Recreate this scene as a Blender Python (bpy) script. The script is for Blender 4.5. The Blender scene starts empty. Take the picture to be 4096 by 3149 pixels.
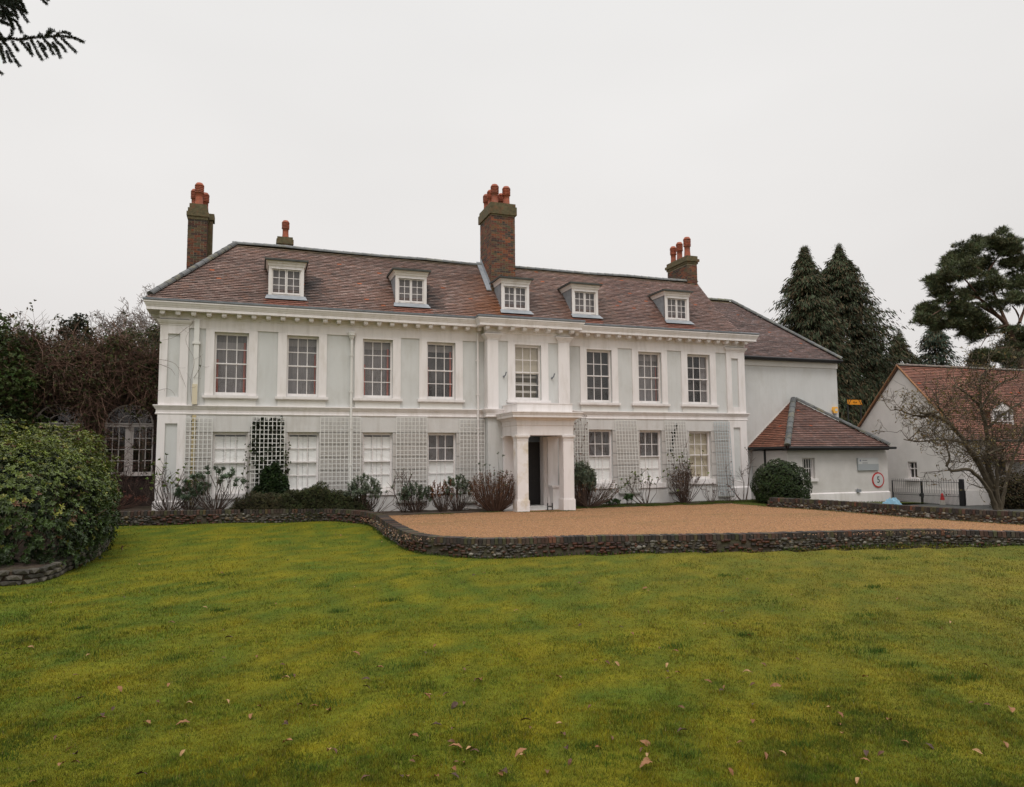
import bpy, math, random
import numpy as np
from mathutils import Vector, Matrix, noise as mnoise
random.seed(7); rng = np.random.default_rng(7)
scene = bpy.context.scene
COL = scene.collection
PI = math.pi

# ------------------------------------------------------------------ camera
F_PX = 2913.6                                     # focal length in pixels of the 4096 px wide photograph
YAW, PITCH, ROLL = math.radians(19.424), math.radians(5.0045), math.radians(-0.454)
CAM = np.array([0., -26.4, 1.92])
def _rot():
    cy, sy, cp, sp, cr, sr = math.cos(YAW), math.sin(YAW), math.cos(PITCH), math.sin(PITCH), math.cos(ROLL), math.sin(ROLL)
    f = np.array([sy*cp, cy*cp, sp]); r = np.array([cy, -sy, 0.]); u = np.cross(r, f)
    return r*cr+u*sr, -r*sr+u*cr, f
CR, CU, CF = _rot()
cam = bpy.data.cameras.new('camera'); cam_o = bpy.data.objects.new('camera', cam); COL.objects.link(cam_o)
cam.sensor_width = 36; cam.sensor_fit = 'HORIZONTAL'; cam.lens = F_PX/4096*36
cam.clip_start = .1; cam.clip_end = 3000
M = Matrix.Identity(4)
for i in range(3):
    M[i][0], M[i][1], M[i][2], M[i][3] = CR[i], CU[i], -CF[i], CAM[i]
cam_o.matrix_world = M
scene.camera = cam_o
scene.render.resolution_x, scene.render.resolution_y = 1024, 787

# ------------------------------------------------------------------ light
SUN_EL, SUN_AZ = math.radians(60), math.radians(198)      # high, from behind the camera and slightly to the left
w = bpy.data.worlds.new('World'); scene.world = w; w.use_nodes = True
nt = w.node_tree; nt.nodes.clear()
def N(nt, t, **k):
    n = nt.nodes.new(t)
    for a, b in k.items(): setattr(n, a, b)
    return n
out = N(nt, 'ShaderNodeOutputWorld'); bg = N(nt, 'ShaderNodeBackground'); bg.inputs[1].default_value = .1
sky = N(nt, 'ShaderNodeTexSky', sky_type='NISHITA', sun_disc=False, sun_elevation=SUN_EL, sun_rotation=SUN_AZ)
bw = N(nt, 'ShaderNodeRGBToBW'); nt.links.new(sky.outputs[0], bw.inputs[0])
tc = N(nt, 'ShaderNodeTexCoord'); sep = N(nt, 'ShaderNodeSeparateXYZ'); nt.links.new(tc.outputs['Generated'], sep.inputs[0])
ramp = N(nt, 'ShaderNodeValToRGB'); nt.links.new(sep.outputs[2], ramp.inputs[0])
el = ramp.color_ramp.elements
el[0].position = 0.; el[0].color = (.755, .725, .71, 1)
el[1].position = .30; el[1].color = (.86, .84, .825, 1)
e = el.new(.56); e.color = (.885, .875, .865, 1)
e = el.new(.75); e.color = (1.5, 1.5, 1.5, 1)
e = el.new(1.); e.color = (2.1, 2.1, 2.12, 1)
mp = N(nt, 'ShaderNodeMapping'); mp.inputs['Scale'].default_value = (1, 1, 2.4); nt.links.new(tc.outputs['Generated'], mp.inputs[0])
nz = N(nt, 'ShaderNodeTexNoise'); nz.inputs['Scale'].default_value = 1.6; nz.inputs['Detail'].default_value = 3; nt.links.new(mp.outputs[0], nz.inputs[0])
mr = N(nt, 'ShaderNodeMapRange'); mr.inputs[3].default_value = .90; mr.inputs[4].default_value = 1.10; nt.links.new(nz.outputs[0], mr.inputs[0])
mul = N(nt, 'ShaderNodeVectorMath', operation='SCALE'); nt.links.new(ramp.outputs[0], mul.inputs[0]); nt.links.new(mr.outputs[0], mul.inputs[3])
x10 = N(nt, 'ShaderNodeVectorMath', operation='SCALE'); x10.inputs[3].default_value = 9.75; nt.links.new(mul.outputs[0], x10.inputs[0])
mix = N(nt, 'ShaderNodeMix', data_type='RGBA'); mix.inputs[0].default_value = .04
nt.links.new(x10.outputs[0], mix.inputs[6]); nt.links.new(bw.outputs[0], mix.inputs[7])
nt.links.new(mix.outputs[2], bg.inputs[0]); nt.links.new(bg.outputs[0], out.inputs[0])
sl = bpy.data.lights.new('sun', 'SUN'); sl.energy = 1.1; sl.angle = math.radians(22); sl.color = (1, .965, .93)
so = bpy.data.objects.new('sun', sl); COL.objects.link(so)
sd = Vector((math.sin(SUN_AZ)*math.cos(SUN_EL), math.cos(SUN_AZ)*math.cos(SUN_EL), math.sin(SUN_EL)))
so.rotation_euler = sd.to_track_quat('Z', 'Y').to_euler()
vs = scene.view_settings; vs.view_transform = 'Standard'; vs.look = 'None'; vs.exposure = 0; vs.gamma = 1; vs.use_curve_mapping = False

# ------------------------------------------------------------------ survey helpers (photo pixel + known plane -> point of the place)
def ray(x, y): return CF+(x-2048)/F_PX*CR-(y-1574.5)/F_PX*CU
def onY(x, y, Y=0.):
    d = ray(x, y); return CAM+d*((Y-CAM[1])/d[1])
def onX(x, y, X):
    d = ray(x, y); return CAM+d*((X-CAM[0])/d[0])
def onZ(x, y, Z=0.):
    d = ray(x, y); return CAM+d*((Z-CAM[2])/d[2])

# ------------------------------------------------------------------ object helpers
def tag(o, label=None, cat=None, group=None, kind=None):
    if label: o['label'] = label
    if cat: o['category'] = cat
    if group: o['group'] = group
    if kind: o['kind'] = kind
    return o
def thing(name, label, cat, loc=(0, 0, 0), rz=0, group=None):
    o = bpy.data.objects.new(name, None); COL.objects.link(o); o.empty_display_size = .2
    o.location = loc; o.rotation_euler = (0, 0, rz)
    return tag(o, label, cat, group)
class MB:
    def __init__(s): s.v = []; s.f = {}; s.n = 0
    def add(s, v, f, col=(1, 1, 1)):
        v = np.asarray(v, float).reshape(-1, 3); f = np.asarray(f, np.int64)
        if f.ndim == 1: f = f[None]
        c = np.asarray(col, float)
        if c.ndim == 1: c = np.repeat(c[None], len(f), 0)
        s.v.append(v); s.f.setdefault(f.shape[1], []).append((f+s.n, c)); s.n += len(v)
    def box(s, x0, x1, y0, y1, z0, z1, col=(1, 1, 1)):
        s.add([(x0,y0,z0),(x1,y0,z0),(x1,y1,z0),(x0,y1,z0),(x0,y0,z1),(x1,y0,z1),(x1,y1,z1),(x0,y1,z1)],
              [(0,3,2,1),(4,5,6,7),(0,1,5,4),(1,2,6,5),(2,3,7,6),(3,0,4,7)], col)
    def obox(s, c, ax, ay, az, col=(1, 1, 1)):      # centre and three half-axis vectors
        c, ax, ay, az = map(np.asarray, (c, ax, ay, az))
        v = [c+i*ax+j*ay+k*az for k in (-1, 1) for (i, j) in ((-1,-1),(1,-1),(1,1),(-1,1))]
        s.add(v, [(0,3,2,1),(4,5,6,7),(0,1,5,4),(1,2,6,5),(2,3,7,6),(3,0,4,7)], col)
    def poly(s, pts, col=(1, 1, 1)): s.add(pts, [tuple(range(len(pts)))], col)
    def prism(s, pts, d, col=(1, 1, 1)):            # polygon and an extrusion vector
        p = np.asarray(pts, float); n = len(p); q = p+np.asarray(d, float)
        s.add(np.vstack([p, q]), [tuple(range(n)), tuple(range(n, 2*n))], col)
        base = s.n-2*n
        c = np.asarray(col, float)
        s.f.setdefault(4, []).append((np.array([(base+i, base+(i+1) % n, base+n+(i+1) % n, base+n+i) for i in range(n)]), np.repeat(c[None], n, 0)))
    def tube(s, pts, r, sides=5, col=(1, 1, 1), r1=None):
        p = np.asarray(pts, float); n = len(p)
        rr = np.linspace(r, r if r1 is None else r1, n)
        t = np.gradient(p, axis=0); t /= np.linalg.norm(t, axis=1)[:, None]+1e-9
        ref = np.array([0, 0, 1.]) if abs(t[0][2]) < .9 else np.array([1., 0, 0])
        a = np.cross(t, ref); a /= np.linalg.norm(a, axis=1)[:, None]+1e-9; b = np.cross(t, a)
        th = np.arange(sides)*2*PI/sides
        v = p[:, None]+rr[:, None, None]*(np.cos(th)[None, :, None]*a[:, None]+np.sin(th)[None, :, None]*b[:, None])
        i = np.arange(n-1)[:, None]*sides; j = np.arange(sides)[None]; j2 = (j+1) % sides
        f = np.stack([i+j, i+j2, i+sides+j2, i+sides+j], -1).reshape(-1, 4)
        s.add(v.reshape(-1, 3), f, col)
    def lathe(s, c, prof, seg=12, col=(1, 1, 1)):
        th = np.arange(seg)*2*PI/seg
        v = np.array([[(c[0]+r*math.cos(t), c[1]+r*math.sin(t), c[2]+z) for t in th] for r, z in prof]).reshape(-1, 3)
        n = len(prof); i = np.arange(n-1)[:, None]*seg; j = np.arange(seg)[None]; j2 = (j+1) % seg
        s.add(v, np.stack([i+j, i+j2, i+seg+j2, i+seg+j], -1).reshape(-1, 4), col)
        s.add(v[-seg:], [tuple(range(seg))], col)
    def leaves(s, P, A, Nn, L, W, col):             # diamond leaves: base point, axis, normal, length, width
        P, A, Nn = map(np.asarray, (P, A, Nn)); n = len(P)
        A = A/(np.linalg.norm(A, axis=1)[:, None]+1e-9)
        B = np.cross(A, Nn); B /= np.linalg.norm(B, axis=1)[:, None]+1e-9
        L = np.broadcast_to(L, n)[:, None]; W = np.broadcast_to(W, n)[:, None]
        v = np.stack([P, P+A*L*.5+B*W*.5, P+A*L, P+A*L*.5-B*W*.5], 1).reshape(-1, 3)
        s.add(v, np.arange(4*n).reshape(n, 4), col if np.ndim(col) > 1 else np.repeat(np.asarray(col)[None], n, 0))
    def build(s, name, m, parent=None, smooth=False):
        me = bpy.data.meshes.new(name)
        V = np.vstack(s.v) if s.v else np.zeros((0, 3))
        me.vertices.add(len(V)); me.vertices.foreach_set('co', V.ravel().astype(np.float32))
        li, ls, lt, lc, st = [], [], [], [], 0
        for k, L in s.f.items():
            F = np.vstack([a for a, _ in L]); C_ = np.vstack([c for _, c in L])
            li.append(F.ravel()); ls.append(st+np.arange(len(F))*k); lt.append(np.full(len(F), k)); lc.append(np.repeat(C_, k, 0)); st += F.size
        me.loops.add(st); me.loops.foreach_set('vertex_index', np.concatenate(li).astype(np.int32))
        ls = np.concatenate(ls); me.polygons.add(len(ls)); me.polygons.foreach_set('loop_start', ls.astype(np.int32))
        me.polygons.foreach_set('loop_total', np.concatenate(lt).astype(np.int32))
        me.update(calc_edges=True)
        ca = me.color_attributes.new('Col', 'FLOAT_COLOR', 'CORNER')
        c = np.vstack(lc); c = np.hstack([c, np.ones((len(c), 1))]); ca.data.foreach_set('color', c.ravel().astype(np.float32))
        me.polygons.foreach_set('use_smooth', np.full(len(ls), bool(smooth)))
        me.materials.append(m)
        o = bpy.data.objects.new(name, me); COL.objects.link(o)
        if parent: o.parent = parent
        return o
def sweep(mb, path, prof, col=(1, 1, 1), caps=True):
    """profile (outward distance, z) swept along a plan path with mitred corners; outward is to the right of travel"""
    P = np.asarray(path, float); n = len(P); d = P[1:]-P[:-1]; d /= np.linalg.norm(d, axis=1)[:, None]
    nr = np.stack([d[:, 1], -d[:, 0]], 1)
    off = []
    for i in range(n):
        if i == 0: o = nr[0]
        elif i == n-1: o = nr[-1]
        else:
            o = nr[i-1]+nr[i]; o /= (o@nr[i])
        off.append(o)
    k = len(prof)
    v = np.array([[(P[i][0]+off[i][0]*q[0], P[i][1]+off[i][1]*q[0], q[1]) for q in prof] for i in range(n)]).reshape(-1, 3)
    f = [(i*k+j, (i+1)*k+j, (i+1)*k+j+1, i*k+j+1) for i in range(n-1) for j in range(k-1)]
    mb.add(v, f, col)
    if caps:
        mb.add(v[:k], [tuple(range(k))], col); mb.add(v[-k:], [tuple(range(k))], col)

# ------------------------------------------------------------------ materials
def mat(name, color, rough=.7, var=.0, scale=4., bump=0., bscale=30., dirt=None, dscale=1.2, damt=.5, spec=.4, detail=4, metal=0, stretch=None, trans=0, streak=0):
    m = bpy.data.materials.new(name); m.use_nodes = True; t = m.node_tree; b = t.nodes['Principled BSDF']
    b.inputs['Roughness'].default_value = rough; b.inputs['Specular IOR Level'].default_value = spec; b.inputs['Metallic'].default_value = metal
    at = N(t, 'ShaderNodeAttribute', attribute_name='Col')
    g = N(t, 'ShaderNodeNewGeometry')
    pos = g.outputs['Position']
    if stretch:
        q = N(t, 'ShaderNodeMapping'); q.inputs['Scale'].default_value = stretch; t.links.new(pos, q.inputs[0]); pos = q.outputs[0]
    mx = N(t, 'ShaderNodeMix', data_type='RGBA', blend_type='MULTIPLY'); mx.inputs[0].default_value = 1
    mx.inputs[7].default_value = (*color, 1); t.links.new(at.outputs[0], mx.inputs[6]); cur = mx.outputs[2]
    if var:
        n = N(t, 'ShaderNodeTexNoise'); n.inputs['Scale'].default_value = scale; n.inputs['Detail'].default_value = detail; n.inputs['Roughness'].default_value = .6
        t.links.new(pos, n.inputs[0])
        r = N(t, 'ShaderNodeMapRange'); r.inputs[1].default_value = .25; r.inputs[2].default_value = .75; r.inputs[3].default_value = 1-var; r.inputs[4].default_value = 1+var
        t.links.new(n.outputs[0], r.inputs[0])
        s_ = N(t, 'ShaderNodeVectorMath', operation='SCALE'); t.links.new(cur, s_.inputs[0]); t.links.new(r.outputs[0], s_.inputs[3]); cur = s_.outputs[0]
    if dirt:
        n = N(t, 'ShaderNodeTexNoise'); n.inputs['Scale'].default_value = dscale; n.inputs['Detail'].default_value = 6; n.inputs['Roughness'].default_value = .65
        t.links.new(pos, n.inputs[0])
        r = N(t, 'ShaderNodeMapRange'); r.inputs[1].default_value = .5; r.inputs[2].default_value = .72; r.inputs[4].default_value = damt
        t.links.new(n.outputs[0], r.inputs[0])
        d = N(t, 'ShaderNodeMix', data_type='RGBA'); d.inputs[7].default_value = (*dirt, 1); t.links.new(r.outputs[0], d.inputs[0]); t.links.new(cur, d.inputs[6]); cur = d.outputs[2]
    if streak:
        q = N(t, 'ShaderNodeMapping'); q.inputs['Scale'].default_value = (7, 7, .55); t.links.new(g.outputs['Position'], q.inputs[0])
        n = N(t, 'ShaderNodeTexNoise'); n.inputs['Scale'].default_value = 1; n.inputs['Detail'].default_value = 5; t.links.new(q.outputs[0], n.inputs[0])
        r = N(t, 'ShaderNodeMapRange'); r.inputs[1].default_value = .52; r.inputs[2].default_value = .75; r.inputs[4].default_value = streak; t.links.new(n.outputs[0], r.inputs[0])
        d = N(t, 'ShaderNodeMix', data_type='RGBA'); d.inputs[7].default_value = (.33, .29, .24, 1); t.links.new(r.outputs[0], d.inputs[0]); t.links.new(cur, d.inputs[6]); cur = d.outputs[2]
    t.links.new(cur, b.inputs['Base Color'])
    if bump:
        n = N(t, 'ShaderNodeTexNoise'); n.inputs['Scale'].default_value = bscale; n.inputs['Detail'].default_value = 4; t.links.new(g.outputs['Position'], n.inputs[0])
        bp = N(t, 'ShaderNodeBump'); bp.inputs['Strength'].default_value = bump; bp.inputs['Distance'].default_value = .02
        t.links.new(n.outputs[0], bp.inputs['Height']); t.links.new(bp.outputs[0], b.inputs['Normal'])
    if trans:
        o = t.nodes['Material Output']; tr = N(t, 'ShaderNodeBsdfTranslucent'); t.links.new(cur, tr.inputs[0])
        ms = N(t, 'ShaderNodeMixShader'); ms.inputs[0].default_value = trans
        t.links.new(b.outputs[0], ms.inputs[1]); t.links.new(tr.outputs[0], ms.inputs[2]); t.links.new(ms.outputs[0], o.inputs[0])
    return m
M_WHITE = mat('white_paint', (.785, .738, .722), .6, .05, 2.5, .1, 60, dirt=(.50, .44, .37), dscale=2.6, damt=.42, stretch=(1, 1, .25), streak=.17)
M_PALE = mat('pale_wash', (.70, .68, .645), .7, .05, 2.0, .15, 60, dirt=(.5, .47, .42), dscale=1.6, damt=.3, stretch=(1, 1, .4))
M_GREY = mat('grey_stucco', (.600, .598, .582), .8, .05, 1.6, .25, 70, dirt=(.44, .42, .37), dscale=1.8, damt=.42, stretch=(1, 1, .5), streak=.13)
M_GROUNDWALL = mat('ground_floor_stucco', (.60, .58, .56), .8, .07, 1.8, .25, 60, dirt=(.42, .38, .34), dscale=1.7, damt=.5, stretch=(1, 1, .5), streak=.25)
M_PEEL = mat('peeling_paint', (.80, .76, .735), .6, .05, 3, .2, 40, dirt=(.55, .44, .26), dscale=1.9, damt=.75)
M_ROUGHCAST = mat('roughcast_wall', (.64, .605, .575), .85, .08, 1.5, .5, 45, dirt=(.45, .40, .35), dscale=1.2, damt=.3)
M_LEAD = mat('lead', (.20, .215, .235), .5, .25, 5, .1, 20, spec=.5)
M_LEADL = mat('weathered_lead', (.27, .285, .305), .55, .2, 6, .1, 20, spec=.4)
M_LEADG = mat('mossy_lead', (.060, .064, .058), .7, .35, 5, .2, 20)
M_TILE = mat('clay_tile', (1, 1, 1), .75, .25, 14, .3, 60)
M_RIDGE = mat('ridge_tile', (.17, .175, .175), .7, .3, 6, .2, 30, dirt=(.20, .17, .07), dscale=3, damt=.6)
M_BRICK = mat('brick', (1, 1, 1), .85, .25, 20, .4, 60)
M_MORTAR = mat('mortar', (.26, .22, .15), .9, .3, 8, .3, 50, dirt=(.12, .12, .05), dscale=3, damt=.6)
M_CAP = mat('mossy_brick_cap', (.115, .095, .05), .9, .45, 9, .5, 40, dirt=(.22, .075, .035), dscale=5, damt=.6)
M_POT = mat('terracotta', (.33, .095, .052), .8, .3, 9, .2, 40, dirt=(.20, .15, .13), dscale=4, damt=.5)
M_FLINT = mat('flint', (1, 1, 1), .6, .35, 25, .3, 80)
M_WALLCORE = mat('dark_mortar', (.075, .062, .045), .95, .5, 12, .6, 40, dirt=(.05, .06, .02), dscale=3, damt=.6)
M_BLACK = mat('black_paint', (.012, .012, .013), .45)
M_DOOR = mat('dark_door', (.012, .010, .010), .55, .3, 5)
M_IRON = mat('black_iron', (.02, .02, .021), .5)
M_BARK = mat('bark', (1, 1, 1), .9, .35, 9, .5, 30)
M_LEAF = mat('leaf', (1, 1, 1), .55, .2, 3, spec=.25, trans=.18)
M_GLOSSLEAF = mat('glossy_leaf', (1, 1, 1), .38, .2, 4, spec=.32, trans=.1)
M_NEEDLE = mat('needle', (1, 1, 1), .7, .2, 2, spec=.2)
M_GRASS = mat('grass_blade', (1, 1, 1), .7, .15, 3, spec=.15, trans=.15)
M_SOIL = mat('soil', (.055, .036, .024), .95, .5, 9, .8, 30, dirt=(.035, .045, .015), dscale=2.5, damt=.7)
M_CURT_R = mat('red_curtain', (.40, .13, .095), .9)
M_NET = mat('net_curtain', (.205, .188, .186), .95, .12, 6, stretch=(4, 1, .3))
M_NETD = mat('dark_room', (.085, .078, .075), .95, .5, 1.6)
M_SHUT = mat('white_shutter', (.86, .85, .83), .6, .04, 5)
M_BLIND = mat('cream_blind', (.50, .44, .33), .8, .05, 5)
M_SIGNW = mat('sign_white', (.58, .58, .57), .4); M_SIGNG = mat('sign_grey', (.36, .38, .39), .4)
M_RED = mat('sign_red', (.52, .03, .03), .4); M_TXT = mat('sign_black', (.02, .02, .022), .5)
M_YEL = mat('sign_yellow', (.72, .28, .012), .5); M_YEL2 = mat('alarm_yellow', (.85, .45, .08), .4)
M_BLUE = mat('blue_sheet', (.33, .58, .74), .35, .1, 6, .3, 12)
M_DRY = mat('dead_leaf', (1, 1, 1), .6, .2, 20)
def glass_mat(name, tint=.97):
    m = bpy.data.materials.new(name); m.use_nodes = True; t = m.node_tree; t.nodes.clear()
    o = N(t, 'ShaderNodeOutputMaterial'); tr = N(t, 'ShaderNodeBsdfTransparent'); tr.inputs[0].default_value = (tint, tint, tint, 1)
    gl = N(t, 'ShaderNodeBsdfGlossy'); gl.inputs['Roughness'].default_value = .02
    fr = N(t, 'ShaderNodeFresnel'); fr.inputs[0].default_value = 1.5
    g = N(t, 'ShaderNodeNewGeometry'); n = N(t, 'ShaderNodeTexNoise'); n.inputs['Scale'].default_value = 1.6; t.links.new(g.outputs['Position'], n.inputs[0])
    bp = N(t, 'ShaderNodeBump'); bp.inputs['Strength'].default_value = .2; bp.inputs['Distance'].default_value = .05; t.links.new(n.outputs[0], bp.inputs['Height'])
    t.links.new(bp.outputs[0], gl.inputs['Normal'])
    mf = N(t, 'ShaderNodeMath', operation='MULTIPLY'); mf.inputs[1].default_value = 1.7; t.links.new(fr.outputs[0], mf.inputs[0])
    bf = N(t, 'ShaderNodeMath', operation='SUBTRACT'); bf.inputs[0].default_value = 1; t.links.new(g.outputs['Backfacing'], bf.inputs[1])
    mg_ = N(t, 'ShaderNodeMath', operation='MULTIPLY'); t.links.new(mf.outputs[0], mg_.inputs[0]); t.links.new(bf.outputs[0], mg_.inputs[1])
    ms = N(t, 'ShaderNodeMixShader'); t.links.new(mg_.outputs[0], ms.inputs[0]); t.links.new(tr.outputs[0], ms.inputs[1]); t.links.new(gl.outputs[0], ms.inputs[2])
    t.links.new(ms.outputs[0], o.inputs[0]); return m
M_GLASS = glass_mat('window_glass')

def fbm(x, y, s=1., seed=0.):
    return mnoise.fractal(Vector((x*s+seed, y*s-seed, seed*1.7)), 1., 2., 3)
def vnoise(P, s, seed=0):                      # cheap vectorised smooth noise in [-1,1]
    P = np.asarray(P)*s+seed*17.3; r = np.zeros(len(P))
    for k in range(4):
        a = np.random.default_rng(100*seed+k).normal(size=P.shape[1])*(1+.6*k)
        b = np.random.default_rng(100*seed+50+k).normal(size=P.shape[1])*(1+.6*k)
        r += np.sin(P@a+k*2.1+1.5*np.sin(P@b+k))/(1+.35*k)
    return r/2.2
def jit(c, n, a=.2, hue=.08):
    c = np.asarray(c, float); k = 1+rng.uniform(-a, a, (n, 1)); return np.clip(c*k*(1+rng.uniform(-hue, hue, (n, 3))), 0, 1)

# ================================================================== THE HOUSE
house = thing('manor_house', 'long two-storey white and grey stucco house with red tiled roof and central porch', 'house')
W_T = 3.42; S_T = 3.73
# windows: (x0, x1, z0, z1, kind)
UP = [(-1.37,-.27,4.1,6.245,'red'), (.98,2.06,4.1,6.24,'net'), (3.6,4.69,4.1,6.235,'red'), (5.96,7.05,4.1,6.235,'redd'),
      (12.49,13.61,4.1,6.23,'dark'), (14.83,15.92,4.1,6.23,'net'), (17.17,18.29,4.1,6.22,'darknet')]
LO = [(-1.34,-.24,.78,2.84,'shut'), (1.06,2.11,.78,2.84,'shut'), (3.63,4.70,.78,2.84,'shut'), (6.0,7.08,.79,2.84,'half'),
      (12.5,13.58,.87,3.0,'half2'), (14.8,15.84,.84,2.985,'half2'), (17.15,18.23,.95,2.95,'blind')]
SUR = [(-1.64,.01), (.68,2.34), (3.32,4.98), (5.67,7.34), (12.2,13.89), (14.54,16.19), (16.87,18.58)]
def wall_cells(mb, x0, x1, z0, z1, y0, y1, ops, col=(1, 1, 1)):
    xs = sorted({x0, x1, *[o[0] for o in ops], *[o[1] for o in ops]})
    for a, b in zip(xs[:-1], xs[1:]):
        oz = sorted([(o[2], o[3]) for o in ops if o[0] <= a+1e-6 and o[1] >= b-1e-6]); z = z0
        for p, q in oz:
            if p > z: mb.box(a, b, y0, y1, z, p, col)
            z = q
        if z < z1: mb.box(a, b, y0, y1, z, z1, col)
mb = MB()
wall_cells(mb, -3.0, 8.2, -.3, 6.62, 0, .35, [o[:4] for o in UP[:4]+LO[:4]])
wall_cells(mb, 11.5, 20.0, -.3, 6.62, 0, .35, [o[:4] for o in UP[4:]+LO[4:]])
wall_cells(mb, 8.2, 11.5, -.3, 6.62, -.42, -.07, [(9.28, 10.36, 4.1, 6.22), (9.24, 10.42, .1, 2.72)])
mb.box(8.2, 8.5, -.068, .348, -.3, 6.62); mb.box(11.2, 11.5, -.068, .348, -.3, 6.62)
mb.box(-3.0, -2.7, .352, 4.7, -.3, 7.2); mb.box(19.7, 20.0, .352, 1.3, -.3, 6.62)
mb.box(-2.698, 19.2, 4.4, 4.7, -.3, 7.2); mb.box(18.9, 19.2, .352, 4.398, -.3, 7.2)
mb.prism([(19.2, -.1, 7.2), (19.2, 4.5, 7.2), (19.2, 2.15, 9.75)], (-.2, 0, 0))
mb.box(8.5, 11.2, 1.2, 1.4, -.3, 6.6)
mb.build('wall', M_GREY, house)
# rusticated ground-floor facing (grooved courses)
mb = MB()
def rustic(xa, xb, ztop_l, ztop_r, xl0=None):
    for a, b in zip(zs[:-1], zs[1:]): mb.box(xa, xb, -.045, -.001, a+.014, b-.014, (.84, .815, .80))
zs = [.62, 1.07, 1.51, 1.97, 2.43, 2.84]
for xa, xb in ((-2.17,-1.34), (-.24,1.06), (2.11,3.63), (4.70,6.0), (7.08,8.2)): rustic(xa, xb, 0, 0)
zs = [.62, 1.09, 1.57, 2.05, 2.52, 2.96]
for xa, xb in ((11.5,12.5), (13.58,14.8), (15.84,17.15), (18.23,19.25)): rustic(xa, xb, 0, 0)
mb.box(-2.17, 8.2, -.045, -.001, 2.854, W_T)
for (xa, xb, zt) in ((11.5, 12.5, 2.97), (12.5, 13.58, 3.0), (13.58, 14.8, 2.97), (14.8, 15.84, 2.985), (15.84, 17.15, 2.97), (17.15, 18.23, 2.95), (18.23, 19.25, 2.97)):
    mb.box(xa, xb, -.045, -.001, zt, W_T)
mb.box(-2.17, 8.2, -.055, -.001, -.3, .585); mb.box(11.5, 19.25, -.055, -.001, -.3, .59)
mb.build('rusticated_facing', M_GROUNDWALL, house)
# frieze and window surrounds
mb = MB()
mb.box(-2.17, 8.2, -.04, -.001, 6.33, 6.622); mb.box(11.5, 19.11, -.04, -.001, 6.33, 6.622); mb.box(8.6, 11.06, -.46, -.421, 6.33, 6.622)
mb.build('frieze', M_WHITE, house)
for (a, b), (x0, x1, z0, z1, k) in zip(SUR, UP):
    mb = MB()
    mb.box(a, x0, -.04, -.001, 4.08, 6.328); mb.box(x1, b, -.04, -.001, 4.08, 6.328); mb.box(x0, x1, -.04, -.001, z1, 6.328)
    mb.build('window_surround', M_WHITE, house)
mb = MB(); mb.box(8.99, 9.28, -.46, -.421, 4.08, 6.328); mb.box(10.36, 10.65, -.46, -.421, 4.08, 6.328); mb.box(9.28, 10.36, -.46, -.421, 6.22, 6.328)
mb.build('window_surround', M_WHITE, house)
for (a, b) in SUR:
    mb = MB(); mb.box(a+.02, b-.02, -.03, -.001, 3.74, 3.955); mb.build('apron', M_PALE, house)

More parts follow.
